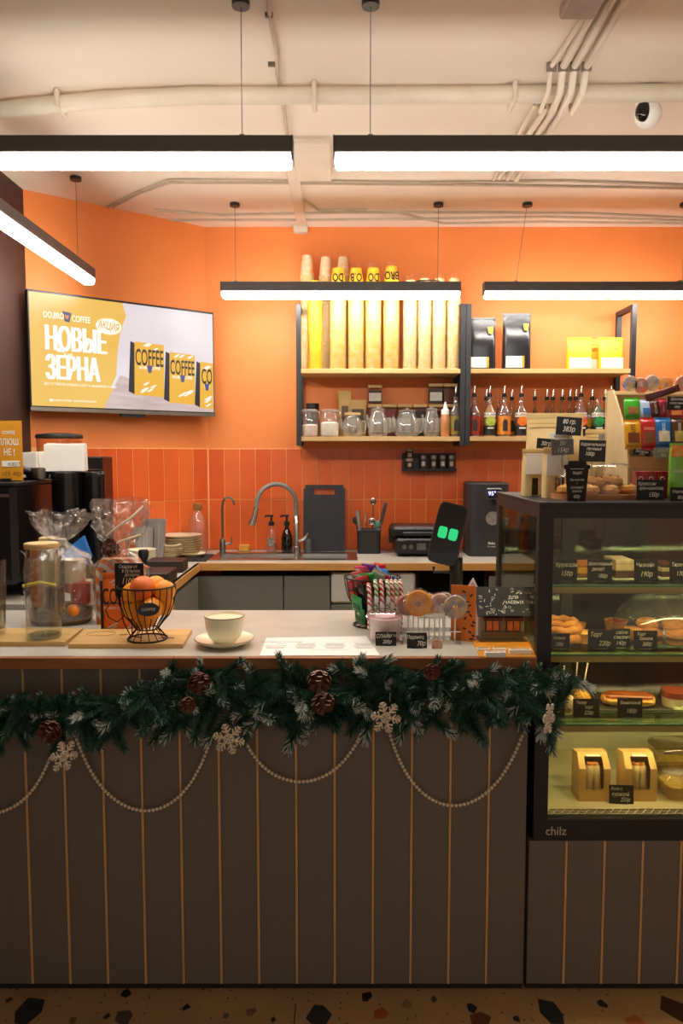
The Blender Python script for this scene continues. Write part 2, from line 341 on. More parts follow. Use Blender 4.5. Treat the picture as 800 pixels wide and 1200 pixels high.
# ---------------------------------------------------------------- linear lamps
glow = mat('fff8ee', .6, var=0, emit=LAMP, key='lamp')
lampb = mat('4a4543', .5, var=.04)  # black housing lightened, lamp glare put into its colour
def lamp(label, p0, p1, zb, wires, zc=ZC):
    p0, p1 = Vector(p0), Vector(p1); mid = (p0+p1)/2; L_ = (p1-p0).length; a = math.atan2(p1.y-p0.y, p1.x-p0.x)
    t = thing('linear_lamp', label, 'lamp', (mid.x, mid.y, zb), a, 'hanging linear lamps')
    box('housing', lampb, (0, 0, .055), (L_, .056, .046), t, b=.002); box('diffuser', glow, (0, 0, .016), (L_-.004, .052, .032), t, b=.006)
    for s in (-1, 1): box('end_cap', lampb, (s*(L_/2+.002), 0, .045), (.004, .058, .066), t)
    for (wx, dx) in wires:
        tube('wire', mat('6b6259', .4, .6), [(wx, 0, .078), (wx+dx, 0, zc-zb)], .0012, t); box('clip', DSTEEL, (wx, 0, .083), (.014, .012, .012), t)
        lathe('ceiling_rose', BLACKM, [(.025, -.016), (.025, 0)], t, (wx+dx, 0, zc-zb), 16)
    tube('power_cable', BLACK, [(L_*.3, .02, .078), (L_*.33, .02, .092), (L_*.4, .02, .094), (L_*.44, .02, .078)], .003, t)
    return t
ZB = 2.305
lx = lambda u, v, y: P(u, v, y).x
lamp('long white linear lamp hanging left of the twin over the counter front', (lx(342, 180, 2.19)-1.2, 2.19, 0), (lx(342, 180, 2.19), 2.19, 0), ZB, [(.46, 0), (-.4, 0)])
lamp('long white linear lamp hanging over the counter before the round camera', (lx(392, 180, 2.19), 2.19, 0), (lx(392, 180, 2.19)+1.2, 2.19, 0), ZB, [(-.50, 0), (.4, 0)])
lamp('white linear lamp hanging before the paper cup stacks', (lx(260, 345, 3.88), 3.88, 0), (lx(538, 345, 3.88), 3.88, 0), ZB-.02, [(-.53, 0), (.49, 0)])
lamp('white linear lamp hanging before the coffee bag shelf', (lx(567, 345, 3.88), 3.88, 0), (lx(567, 345, 3.88)+1.2, 3.88, 0), ZB-.02, [(-.44, .05), (.4, 0)])
lamp('white linear lamp hanging along the dark wall by the television', (-1.205, 2.47, 0), (-1.205, 3.67, 0), ZB, [(-.45, 0), (.45, 0)])
# ================================================================ ceiling services
pipe_m = mat('ddd0bd', .6, var=.07, scale=6)
def qz(u, v, dz=0): p = Q(u, v, ZC-dz); return (p.x, p.y, p.z)
pp = thing('ceiling_pipe', 'thick cream pipe clipped across the whole ceiling', 'pipe', (0, 0, 0))
tube('pipe', pipe_m, [(-1.50, 2.86, ZC-.05), (-1.19, 2.75, ZC-.045), (-.85, 2.70, ZC-.036), (-.5, 2.67, ZC-.034), (.3, 2.665, ZC-.034), (1.15, 2.65, ZC-.034), (2.6, 2.64, ZC-.034)], .029, pp, 12)
for u in (60, 368, 603):
    x = Q(u, 95, ZC).x; box('clip', pipe_m, (x, 2.67 if u > 100 else 2.725, ZC-.036), (.016, .10, .07), pp, b=.006)
cb = thing('conduit_bundle', 'bundle of cream conduits bending under the thick ceiling pipe', 'conduits', (0, 0, 0))
for k, (a, b, c, d) in enumerate((((732, 0), (687, 78), (668, 118), (634, 168)), ((716, 0), (673, 78), (654, 120), (622, 168)), ((701, 0), (660, 78), (643, 122), (612, 168)), ((684, 20), (646, 78), (630, 118), (602, 168)))):
    a, b, c, d = [Vector(qz(u, v, .012)) for u, v in (a, b, c, d)]
    a = b + (a-b)*1.6
    d2 = d+(d-c)*1.1; d2.y = min(d2.y, 4.0)
    low = Vector((0, 0, -.058))
    tube('conduit', pipe_m, [a, b, b+(c-b)*.2+low, b+(c-b)*.8+low, c, d, d2], .0125 if k < 3 else .008, cb, 8)
    for p in (b, c): box('saddle', mat('8a7c6c', .6), (p.x, p.y, p.z), (.03, .012, .028), cb)
q = qz(677, 4); box('junction_box', mat('b8aa9a', .6), (q[0], q[1]-.04, ZC-.02), (.10, .10, .04), cb, b=.006)
tk = thing('cable_trunking', 'cream cable trunking running back to the orange wall', 'trunking', (0, 0, 0))
a, b = Vector(qz(340, 165)), Vector(qz(351, 262)); mid = (a+b)/2
box('channel', pipe_m, (mid.x, mid.y+.02, ZC-.006), (.055, (b-a).length, .012), tk, b=.003)
q = Q(366, 183, ZC); box('cover_plate', pipe_m, (q.x, q.y+.03, ZC-.01), (.155, .42, .02), tk, b=.003)
tube('cable', mat('c4b39e', .7), [qz(312, -30, .006), qz(316, 18, .006), qz(324, 60, .006), qz(325, 88, .006), qz(332, 120, .006), qz(337, 165, .006)], .007, tk)
for (u, v) in ((315, 15), (318, 73)): q = qz(u, v); box('clip', mat('6d5f51', .6), (q[0], q[1], ZC-.006), (.022, .01, .012), tk)
q = qz(352, 263); box('box', pipe_m, (q[0], YW-.028, ZC-.02), (.08, .05, .04), tk, b=.004)
cw = thing('ceiling_cables', 'thin cream cables fixed in loose lines before the back wall', 'cables', (0, 0, 0))
cabm = mat('c2b19c', .7)
for k, pts in enumerate(([(125, 243), (160, 225), (197, 211), (340, 212), (500, 214), (660, 212), (800, 217), (900, 220)], [(132, 243), (165, 226), (200, 214), (340, 215), (560, 217), (800, 221), (900, 223)],
            [(180, 246), (260, 252), (400, 249), (560, 249), (690, 250), (800, 255), (900, 258)], [(200, 258), (330, 258), (470, 257), (640, 254), (720, 256), (900, 262)], [(470, 250), (520, 262), (640, 260), (800, 262)], [(352, 232), (372, 246), (430, 246)])):
    tube('cable', cabm, [qz(u, v, .006) for u, v in pts], .0055 if k < 2 else .007, cw, 5)
q = Q(757, 106, ZC); sc_ = thing('security_camera', 'white round security camera with black lens on the ceiling', 'camera', (q.x, q.y, ZC))
lathe('base', WHITE, [(.036, -.040), (.040, -.032), (.040, 0)], sc_, n=24)
MB().ball((.004, -.012, -.085), .045, 24, k=14).build('ball_head', WHITE, sc_)
MB().ball((-.022, -.034, -.085), .034, 18, k=10, sx=.75, sy=.75).build('lens_window', mat('14120f', .12, var=.02), sc_)
tube('wire', cabm, [(-.03, .01, -.01), (-.10, .0, -.008), (-.22, .02, -.006), (-.30, .06, -.004)], .002, sc_)
# ================================================================ television on the diagonal wall
nrm = Vector((math.sin(da), -math.cos(da), 0)); tdir = Vector((math.cos(da), math.sin(da), 0))
def onplane(u, v, off):
    o = Vector((XL, YA, 0)) + nrm*off; d = ray(u, v); e = Vector((0, 0, EYE)); t = (o-e).dot(nrm)/d.dot(nrm); return e+d*t
OFF = .10
TL, TR, BR, BL = [onplane(u, v, OFF) for u, v in ((35, 343), (254, 363), (248, 487), (32, 482))]
c0 = (TL+TR+BR+BL)/4; TW = ((TR-TL).dot(tdir)+(BR-BL).dot(tdir))/2; THh = ((TL.z-BL.z)+(TR.z-BR.z))/2
tv = thing('television', 'flat television showing a yellow coffee advertisement on the diagonal wall', 'television', c0, da)
box('housing', BLACK, (0, .018, 0), (TW, .036, THh), tv, b=.003)
box('bottom_bezel', mat('8f8a84', .3, .8), (0, -.002, -THh/2+.008), (TW, .010, .018), tv); box('sensor', BLACK, (.02, .01, -THh/2-.008), (.13, .025, .016), tv)
box('wall_mount', BLACK, (0, .066, 0), (.3, .062, .25), tv)
def em(c, e=.92, c2=None, scale=6, stretch=None): return mat(c, .4, var=0, emit=e, key='screen', col2=c2, scale=scale, stretch=stretch)
sw_, sh_ = TW-.016, THh-.034; scz = .006
scr = box('screen', em('d8a63c', c2='dcb35a', scale=2), (0, -.0005, scz), (sw_, .001, sh_), tv)
def poly(name, pts, m, y, parent=scr):
    return MB().add([((x-.5)*sw_, y, scz+(.5-z)*sh_) for x, z in pts], [list(range(len(pts)))]).build(name, m, parent)
wallp = [(.44, 0), (1, 0), (1, .86), (.44, .8)]
arc = [(.5-.06*math.cos(t*PI/8), .09+.13*math.sin(t*PI/8)) for t in range(0)]
poly('photo_wall', [(.47, 0), (1, 0), (1, .92), (.40, .80), (.43, .68), (.44, .45), (.46, .25), (.49, .12)], em('cbbdc2', c2='d8cfd2', scale=3), -.0014)
poly('photo_table', [(.36, 1), (.45, .68), (.55, .74), (1, .93), (1, 1)], em('b49c96', c2='c8b6b2', scale=5, stretch=(1, 1, 9)), -.0018)
for (x0, x1, z0, z1) in ((.515, .70, .35, .86), (.715, .885, .42, .92), (.90, 1.0, .49, .96)):
    poly('bag_side', [(x0-.005, z0), (x0+.025, z0+.02), (x0+.02, z1), (x0-.02, z1-.03)], em('1c1a20'), -.0022)
    poly('bag_front', [(x0+.018, z0), (x1, z0+.01), (x1-.004, z1+.01), (x0+.012, z1)], em('d9a02a', c2='dba83a', scale=4), -.0024)
    for k in range(9):
        a, b = random.uniform(x0+.03, x1-.05), (random.uniform(z0+.01, z0+.06) if k < 3 else random.uniform(z1-.13, z1-.03))
        poly('bag_leaf', [(a, b+.02), (a+.028, b-.012), (a+.045, b-.014), (a+.02, b+.02)], em('e6e2d2'), -.0026)
    full = x1 < .95
    text('COFFEE' if full else 'CO', .115*(x1-x0)/.18 if full else .115, em('201a14'), scr, (((x0+x1)/2+.008-.5)*sw_, -.003, scz+(.5-(z0+.155))*sh_), sx=.38, bold=.014)
    text('DO.BRO  COFFEE' if full else 'DO.B', .020, em('f5f0e0'), scr, (((x0+x1)/2+.008-.5)*sw_, -.003, scz+(.5-(z0+.245))*sh_), sx=.75, bold=.02)
    poly('bag_emblem', [((x0+x1)/2-.008, z0+.22), ((x0+x1)/2+.024, z0+.22), ((x0+x1)/2+.016, z0+.29), ((x0+x1)/2, z0+.29)], em('3f4a78'), -.0032)
def stext(b, size, x, z, sx, m=em('f4efdf', 1.0), bold=.012, al='LEFT', rot=(PI/2, 0, 0)):
    return text(b, size, m, scr, ((x-.5)*sw_, -.003, scz+(.5-z)*sh_), sx=sx, bold=bold, align=al, rot=rot)
for k in range(4): stext('НОВЫЕ', .160, .063+.004*k, .405, .52, bold=0); stext('ЗЁРНА', .160, .063+.004*k, .665, .50, bold=0)
stext('и не', .026, .16, .527, .8, bold=.0)
stext('DO.BRO', .042, .065, .19, .62); stext('COFFEE', .042, .205, .20, .62)
stext('ДЕГУСТИРУЙ НОВЫЙ СОРТ И ВЫБИРАЙ НАШИ', .016, .058, .80, .95, bold=.0); stext('DO.BRO COFFEE  СВЕЖАЯ ОБЖАРКА', .012, .10, .945, 1.0, bold=.005)
box('icon', em('f4efdf', 1), ((.092-.5)*sw_, -.002, scz+(.5-.945)*sh_), (.014, .001, .011), scr)
poly('logo_cup', [(.158, .14), (.203, .15), (.193, .235), (.17, .232)], em('333c66'), -.0026); poly('logo_star', [(.170, .17), (.192, .175), (.186, .21), (.175, .208)], em('c77d3a'), -.0030)
poly('sticker_edge', [(.395+.075*math.cos(t*PI/12), .235+.085*math.sin(t*PI/12)) for t in range(24)], em('e0b04a'), -.0026)
poly('sticker', [(.395+.069*math.cos(t*PI/12), .235+.075*math.sin(t*PI/12)) for t in range(24)], em('f2ead6'), -.0028)
stext('АКЦИЯ', .052, .395, .235, .60, em('d3972b'), .012, 'CENTER', (PI/2, .12, 0))
# ================================================================ wall shelves
YS = 4.02; SF, SB = YS, YW-.012
def zat(v, y): return P(400, v, y).z
Zl, Zm, Zb, Zt = zat(511.5, SF), zat(432, SF), zat(522, SF), zat(356, SF)
ply = wood('c9a467', 'dcbb82', rough=.55, stretch=(1, 10, 10))
def shelf(label, ua, ub, fl_, fr_):
    xa, xb = P(ua, 450, SF).x, P(ub, 450, SF).x
    t = thing('wall_shelf', label, 'shelf', ((xa+xb)/2, (SF+SB)/2, Zb)); w_ = xb-xa; d = SB-SF; h = Zt-Zb; B = .026
    for s in (-1, 1):
        x = s*(w_/2-B/2)
        for yy in (-d/2+B/2, d/2-B/2): box('upright', FRAME, (x, yy, h/2), (B, B, h), t, b=.001)
        for zz in (B/2, h-B/2): box('cross_bar', FRAME, (x, 0, zz), (B-.002, d-2*B, B), t)
    for z in (Zl, Zm): box('board', ply, (0, 0, z-.012-Zb), (w_-2*B, d, .024), t, b=.001)
    return t
shelf('black framed wall shelf holding paper cups and glass teapots', 347, 545, 1, 1)
shelf('black framed wall shelf holding coffee bags and syrup bottles', 545.5, 744, 1, 1)
# ---- paper cup stacks on the upper board
def cup_stack(label, u, vtop, y, dia, m, mt, plastic=True, word=None, hc=.105):
    p = P(u, 400, y); H = P(u, vtop, y).z-Zm; r = dia/2; rb = r*.68
    t = thing('cup_stack', label, 'cup stack', (p.x, y, Zm), 0, 'sleeves of paper cups')
    prof = [(r*.96, 0)]; z = 0; n = int((H-hc)/.0095)
    for k in range(n):
        prof += [(r, z+.001), (r, z+.005), (r*.925, z+.0055), (r*.925, z+.0095)]; z = .0095*(k+1)
    prof += [(r*.95, H-hc)]
    lathe('nested_rims', m, prof, t, n=18)
    zz = H-hc
    lathe('top_cup', mt, [(r*1.0, zz), (r*1.0, zz+.006), (r*.94, zz+.008), (rb, H-.004), (rb, H), (rb-.004, H), (rb-.004, H-.005), (0, H-.005)], t, n=20)
    if word:
        rr = (r*.94*.42+rb*.58)
        tx = text(word, .062, mat('221c16', .6), t, (0, -rr-.003, zz+hc*.52), (PI/2+.20, PI, 0), sx=.62, bold=.02)
    if plastic:
        lathe('plastic_sleeve', film('fffdf8', .012, .2, bump=.4, bscale=40, ior=1.12), [(r+.001, .002), (r+.0015, H*.6), (r+.001, H-hc), (rb+.006, H+.002), (rb+.012, H+.02), (rb*.5, H+.034)], t, n=14, cap=False)
    return t
cm = mat('dcc48c', .6, col2='e0b04c', scale=28, key='cups'); cmw = mat('dccdaa', .6, col2='dcbc74', scale=45, key='cups2'); cy = mat('f4bf26', .55, var=.05); cw_ = mat('f4ead2', .6, col2='ea9a3a', scale=16, key='cupt')
for (u, vt, lb) in ((360, 300, 'white and orange topped cup sleeve in the corner behind the plain yellow stack'), (382, 302, 'white and orange topped cup sleeve between two like it'), (402, 302, 'white and orange topped cup sleeve right behind a lettered yellow sleeve')): cup_stack(lb, u, vt, 4.20, .080, cmw, cw_, True, None)
cup_stack('plain yellow paper cup stack beside the black shelf upright', 369, 330, 4.075, .080, cy, cy, False)
for k, (u, vt) in enumerate(((396, 315), (417, 315), (437, 315), (458, 313))):
    cup_stack(('yellow paper cup sleeve whose top cup reads DO', 'yellow paper cup sleeve whose top cup reads O.B', 'yellow paper cup sleeve whose top cup reads DO', 'yellow paper cup sleeve whose top cup reads BRO')[k], u, vt, 4.072, .089, cm, cy, True, ('DO', 'O.B', 'DO', 'BRO')[k])
for (u, vt, lb) in ((480, 329, 'cream paper cup sleeve beside the lettered yellow sleeves'), (497, 327, 'cream paper cup sleeve between two other cream sleeves'), (514, 327, 'cream paper cup sleeve between two other cream sleeves'), (531, 327, 'cream paper cup sleeve against the double black upright')): cup_stack(lb, u, vt, 4.066, .076, cmw, cmw, True)
# ---- coffee bags on the upper board of the second shelf
def coffee_bag(name, label, p, w_, h, d, m, lab=None, rz=0, group=None, logo=None, words=None, wm=None, crimp=.12):
    t = thing(name, label, 'coffee bag', p, rz, group); rings = []
    for k in range(9):
        f = k/8; dd = d*(1 if f < .55 else max(.06, 1-(f-.55)/.37)) if f < 1 else d*.05
        rings.append(ringse(w_*(1-.03*math.sin(f*PI)), dd, h*f, 16, 5))
    MB().loft(rings).build('pouch', m, t)
    box('seal_band', m, (0, 0, h*.955), (w_*1.0, .006, h*.05), t)
    if lab: box('paper_label', lab[0], (lab[1]*w_, -d/2-.0012, lab[2]*h), (lab[3]*w_, .002, lab[4]*h), t)
    if logo:
        l = MB(); cx, cz, s = logo[1]*w_, logo[2]*h, logo[3]*w_
        l.add([(cx-s/2, 0, cz+s*.6), (cx+s/2, 0, cz+s*.6), (cx+s*.33, 0, cz-s*.6), (cx-s*.33, 0, cz-s*.6), (cx-s/2, -.003, cz+s*.6), (cx+s/2, -.003, cz+s*.6), (cx+s*.33, -.003, cz-s*.6), (cx-s*.33, -.003, cz-s*.6)],
              [(4, 7, 6, 5), (0, 1, 2, 3), (0, 4, 5, 1), (1, 5, 6, 2), (2, 6, 7, 3), (3, 7, 4, 0)])
        l.build('emblem', logo[0], t, (0, -d/2-logo[4], 0))
    if words:
        for (b, sz, x, z, sx) in words: text(b, sz, wm, t, (x*w_, -d/2-.004, z*h), sx=sx, bold=.02)
    return t
foil = mat('1b1b1f', .28, var=.1, bump=.25, bscale=14); yl = mat('f3b721', .5, var=.05); ylab = mat('f7f2e2', .6, var=.03)
yb = 4.10
z_ = Vector((0, 0, 1))
def onshelf(u, y, z): q = P(u, 450, y); return (q.x, y, z)
for (u, h, lb) in ((563, .275, 'black coffee bag partly behind the black shelf upright'), (604, .298, 'black coffee bag standing alone on the upper shelf board')):
    b_ = coffee_bag('coffee_bag', lb, onshelf(u, 4.085, Zm), .148, h, .085, foil, (ylab, -.12, .13, .62, .20), group='black coffee bags', logo=(mat('f0c435', .5), .28, .74, .20, -.006))
    box('label_stripe', mat('e59a1e', .5), (.185*.148, -.0447, .13*h), (.012, .003, .2*h), b_)
dk = mat('3a2a16', .6)
for (u, y, lb) in ((677, 4.085, 'yellow coffee packet nearest the lone black bag'), (696, 4.16, 'yellow coffee packet half hidden behind two others'), (714, 4.085, 'yellow coffee packet nearest the open end frame')):
    coffee_bag('coffee_packet', lb, onshelf(u, y, Zm), .132, .172, .06, yl, (ylab, .0, .20, .86, .32), group='yellow coffee packets', words=[('МОЛОТЫЙ КОФЕ', .014, 0, .80, .8), ('СВЕЖАЯ ОБЖАРКА', .012, 0, .70, .8), ('ЧАЙ И КОФЕ', .012, 0, .62, .8)], wm=dk)
# ---- lower board: jars, tea tins, teapots
ZS = Zl
def jar(name, label, u, y, r, h, fill, fh, lidm, z0=ZS, cat='jar', clip=False, lidh=.014):
    t = thing(name, label, cat, onshelf(u, y, z0))
    lathe('glass', GLASSW, [(r*.9, .001), (r, .01), (r, h*.72), (r*.86, h*.82), (r*.86, h*.9)], t, n=24, cap=False)
    lathe('contents', fill, [(r*.9, .004), (r*.93, .012), (r*.93, fh*.9), (r*.7, fh), (0, fh*1.05)], t, n=18)
    lathe('lid', lidm, [(r*.92, h*.9), (r*.94, h*.91), (r*.94, h*.97), (r*.8, h), (0, h)], t, n=24)
    if clip: tube('wire_clip', STEEL, [(r*.95, -.0, h*.95), (r*1.08, -.005, h*.86), (r*1.05, -.005, h*.7), (r*.98, 0, h*.66)], .002, t)
    return t
sugar = mat('f3ead6', .8, var=.06, bump=.3, bscale=120); marsh = mat('f2e6d0', .8, col2='f0c9b6', scale=60, bump=.4, bscale=70)
jar('storage_jar', 'glass clip jar half full of marshmallows on the lower board', 362.5, 4.065, .048, .145, marsh, .065, film(k=.12, ior=1.5, haze=.3), clip=True)
jar('storage_jar', 'glass clip jar of white sugar beside the marshmallow jar', 386, 4.065, .052, .145, sugar, .078, film(k=.12, ior=1.5, haze=.3), clip=True)
bj = thing('lidded_jar', 'dark jar with black lid behind the marshmallow jar', 'jar', onshelf(366, 4.19, ZS)); lathe('glass', mat('3a2a22', .3), [(.036, 0), (.038, .12), (.03, .14)], bj); lathe('lid', BLACK, [(.036, .14), (.036, .185), (0, .185)], bj)
coffee_bag('kraft_pouch', 'tall kraft pouch with window standing at the shelf back', onshelf(404, 4.20, ZS), .072, .255, .04, KRAFT, (mat('6b5138', .4), 0, .45, .5, .45))
coffee_bag('kraft_pouch', 'wider kraft pouch behind the wooden-lidded glass teapot', onshelf(419, 4.19, ZS), .095, .205, .04, KRAFT, (mat('5d4937', .5), 0, .6, .7, .3))
def tin(label, u, y, z0, h, fillc, labm):
    t = thing('tea_tin', label, 'tea jar', onshelf(u, y, z0), 0, 'tea jars with wooden lids'); w_ = .078
    box('glass_box', GLASS, (0, 0, (h-.018)/2), (w_, w_*.75, h-.02), t, b=.004)
    box('tea', mat(fillc, .85, var=.35, scale=90), (0, 0, (h-.018)*.47), (w_-.006, w_*.75-.006, (h-.03)*.9), t)
    box('wooden_lid', ply, (0, 0, h-.009), (w_, w_*.76, .018), t, b=.003)
    if labm: box('paper_label', labm, (0, -w_*.375-.002, h*.36), (w_*.86, .002, h*.42), t)
    return t
lbm = mat('d9d2c6', .7, var=.06)
for (u, c, lb) in ((439, '8a4a2c', 'tea jar of rust tea at the bottom of the stack behind the second teapot'), (456, '7c2f20', 'tea jar of reddish tea behind the tall glass teapot'), (474, '2b1d18', 'tea jar of almost black tea behind the round teapot'), (492, '2f2a20', 'tea jar of dark green tea behind the round teapot handle'), (510, '5a2a1c', 'tea jar of brown tea under another tea jar'), (526.5, '6b3020', 'tea jar of russet tea behind the sauce bottle')):
    tin(lb, u, 4.215, ZS, .182, c, lbm)
for (u, c, lb, lm) in ((439, '4a3a2e', 'tea jar on top with grey label over the second teapot', lbm), (510, '43332a', 'tea jar on top with large white label', mat('dfdad2', .7)), (527, '6e3a28', 'tea jar on top with bare reddish leaves', None)):
    tin(lb, u, 4.215, ZS+.1825, .105 if u < 500 else .112, c, lm)
def teapot(label, u, y, r, h, lidm, knob=True, spout=1):
    t = thing('glass_teapot', label, 'teapot', onshelf(u, y, ZS))
    lathe('glass_body', film(k=.12, ior=1.5, haze=.16), [(r*.75, .001), (r*.98, .015), (r, h*.3), (r*.92, h*.55), (r*.66, h*.78), (r*.66, h*.86)], t, n=24, cap=False)
    lathe('lid', lidm, [(r*.7, h*.86), (r*.72, h*.89), (r*.5, h*.93), (r*.12, h*.94), (r*.14, h), (0, h)] if knob else [(r*.75, h*.86), (r*.75, h*.95), (0, h*.95)], t, n=20)
    tube('handle', film(k=.2, ior=1.5, haze=.3), [(r*.9, 0, h*.6), (r*1.16, 0, h*.62), (r*1.24, 0, h*.4), (r*1.13, 0, h*.16), (r*.95, 0, h*.14)], .0045, t)
    tube('spout', film(k=.2, ior=1.5, haze=.25), [(-r*.92, 0, h*.3), (-r*1.03, 0, h*.5), (-r*1.10, 0, h*.72)], [.010, .008, .006], t)
    lathe('infuser', film('e8e6dd', .3), [(r*.4, h*.2), (r*.42, h*.8)], t, n=14, cap=False)
    return t
gl2 = film(k=.2, ior=1.5, haze=.25)
teapot('squat glass teapot with flat wooden lid', 413, 4.085, .058, .135, ply, False)
teapot('tall glass teapot next to the wooden-lidded one', 443, 4.085, .055, .165, gl2)
teapot('low round glass teapot with knob lid', 477, 4.085, .068, .155, gl2)
teapot('narrow glass teapot beside the sauce bottle', 506, 4.085, .046, .165, gl2)
sb = thing('sauce_bottle', 'clear squeeze bottle of caramel sauce with white nozzle', 'bottle', onshelf(522, 4.065, ZS))
lathe('bottle', mat('c98b5a', .25, var=.05), [(.022, 0), (.025, .004), (.025, .10), (.021, .118)], sb, n=18); lathe('cap', WHITE, [(.022, .118), (.022, .14), (.012, .15), (.004, .185), (0, .185)], sb, n=16)
# ---- syrup bottles
def fruit_label(c1, c2, k): return mat(c1, .45, col2=c2, scale=32, key='fruit%s' % k)
btl_glass = film('f0e4d8', .12, ior=1.5, haze=.08); pour = BLACK
def syrup(label, u, y, liquid, fl, r=.033, style=0, pourer=True, hh=.212, z0=ZS):
    t = thing('syrup_bottle', label, 'bottle', onshelf(u, y, z0), 0, 'syrup bottles'); s = hh/.212
    body = [(r*.93, 0), (r, .006), (r, .118*s), (r*.92, .135*s), (r*.52, .158*s), (r*.4, .17*s), (r*.38, .205*s), (r*.45, .207*s), (r*.45, .212*s)]
    lathe('glass', btl_glass, body, t, n=20, cap=False)
    lathe('syrup', liquid, [(x*.94, z*.985+.002) for x, z in body[:6]], t, n=18)
    lathe('label_band', BLACK if style == 0 else fl, [(r*1.015, .008), (r*1.015, .058*s)] if style == 0 else [(r*1.015, .012), (r*1.015, .11*s)], t, n=20, cap=False)
    if style == 0:
        m = MB(); m.lathe([(.0, .001), (.026, .001), (.026, .0)], 20, cap=False); m.build('fruit_print', fl, t, (0, -r*1.03, .082*s), rot=(PI/2, 0, 0))
        lathe('label_top', mat('ddd5c6', .5), [(r*1.012, .105*s), (r*.97, .128*s)], t, n=20, cap=False)
        box('label_text', CHALK, (0, -r*1.04, .046*s), (.034, .002, .008), t)
    else:
        m = MB().add([(-.013, 0, .03), (.013, 0, .03), (.013, 0, .075)] + [(.013*math.cos(a*PI/6), 0, .075+.018*math.sin(a*PI/6)) for a in range(1, 6)] + [(-.013, 0, .075)], [list(range(9))])
        m.build('arch_print', mat('2b211c', .5), t, (0, -r*1.04, 0))
    if pourer:
        lathe('pourer_collar', pour, [(.012, .212*s), (.013, .218*s), (.010, .232*s), (0, .232*s)], t, n=12); tube('pourer_spout', STEEL, [(0, 0, .232*s), (0, 0, .252*s), (.003, 0, .272*s)], [.0045, .0038, .003], t)
    return t
reds = mat('6e1512', .2, var=.05); amber = mat('7a3a12', .2, var=.05); dkr = mat('3c0f0d', .2, var=.05); pale = mat('b98a3a', .2, var=.05)
syrup('red syrup bottle with strawberry and leaf label, left of the double upright', 534, 4.075, dkr, fruit_label('b32a1c', '4f9a2c', 0), .034, 1)
syrup('syrup bottle with red berry label, right of the double upright', 556, 4.075, reds, fruit_label('c23a1e', '7a1a12', 1), .034, 1)
syrup('syrup bottle with green lime print on black label', 574, 4.075, pale, fruit_label('c9d05a', '8fae2c', 2))
syrup('syrup bottle with large yellow-orange label and dark arch', 591, 4.075, amber, fruit_label('e8a02a', 'd8701e', 3), .036, 1)
syrup('syrup bottle with orange slice print on black label', 611, 4.075, amber, fruit_label('f08a1c', 'e0601a', 4))
syrup('syrup bottle with red grapefruit print behind the price card', 681, 4.075, reds, fruit_label('d8432a', 'e8724a', 5))
syrup('syrup bottle with yellow print between red and green ones', 691, 4.15, pale, fruit_label('e8c21e', 'd8a010', 6), .030, 0, False, .20)
syrup('syrup bottle with green mint print on black label', 701, 4.085, mat('2a5a2a', .2), fruit_label('2faa4c', '0f6a34', 7), .033, 0, False)
syrup('syrup bottle with brown spice print beside the end frame', 716, 4.075, dkr, fruit_label('a8442a', '6a2416', 8))
for u in (570, 584, 600, 627, 641, 648, 659, 668, 675, 694, 709):
    syrup('clear pourer bottle in the back row of the syrup shelf', u, 4.205, random.choice((amber, reds, pale, dkr)), fruit_label('d8a24a', 'c8602a', 9), .0158, 1, u != 584, .205)
# ---- spice rack on the tiles
q0, q1 = P(471, 552, 4.24), P(534, 552, 4.24)
sr = thing('spice_rack', 'black wall rack with small spice pots fixed to the orange tiles', 'rack', ((q0.x+q1.x)/2, 4.265, q0.z)); w_ = q1.x-q0.x
box('tray', BLACKM, (0, -.035, .008), (w_, .06, .016), sr, b=.002); box('back_plate', BLACKM, (0, -.005, .05), (w_, .006, .10), sr)
for k, x in enumerate((-.112, -.035, .022, .073, .122)):
    z0, h = .016, .072
    for lev in range(2 if k == 0 else 1):
        z1 = z0+lev*.056; hh = .054 if k == 0 else h
        s = thing('spice_pot', ('upper' if lev else 'lower')+' small spice pot stacked at the end of the wall rack' if k == 0 else 'small dark spice pot standing in the wall rack', 'pot', ((q0.x+q1.x)/2+x, 4.23, q0.z+z1), 0, None if k == 0 else 'spice pots')
        lathe('pot', mat('3b2a22', .3, var=.3, scale=60), [(.021, 0), (.021, hh*.72)], s, n=14); lathe('cap', DSTEEL if k else mat('a8a196', .4), [(.022, hh*.72), (.022, hh), (0, hh)], s, n=14)
        box('label', mat('b8b0a2', .6), (0, -.0215, hh*.35), (.02, .002, hh*.35), s)
# ================================================================ back worktop objects
def onback(u, v, z=ZT): q = Q(u, v, z); return Vector((q.x, q.y, z))
# taps
q = P(347, 645, 4.12); tp = thing('kitchen_tap', 'tall sink tap with grey flexible arch and chrome spray head', 'tap', (q.x, 4.125, ZT+.005))
R_ = .105
lathe('base', STEEL, [(.024, 0), (.024, .03), (.016, .035), (.016, .20), (.012, .205)], tp, n=16)
arch = [(-R_+R_*math.cos(a*PI/14), -.05*math.sin(a*PI/28), .27+R_*1.02*math.sin(a*PI/14)) for a in range(0, 14)]
arch = [(0, 0, .19)] + arch + [(-2*R_-.005, -.05, .245)]
tube('hose', mat('8d8b86', .5, .2, var=.05, bump=.3, bscale=200), arch, .0125, tp, 10)
MB().tube([(-2*R_-.005, -.05, .25), (-2*R_-.012, -.052, .21), (-2*R_-.03, -.056, .155)], [.014, .016, .021], 12).build('spray_head', STEEL, tp)
tube('lever', STEEL, [(.015, 0, .06), (.045, -.01, .075), (.07, -.015, .11)], .007, tp)
q = P(260, 645, 4.10); ft = thing('filter_tap', 'slim steel drinking-water tap with hooked spout', 'tap', (q.x, 4.125, ZT+.005))
lathe('base', DSTEEL, [(.017, 0), (.017, .06), (.011, .075)], ft, n=14)
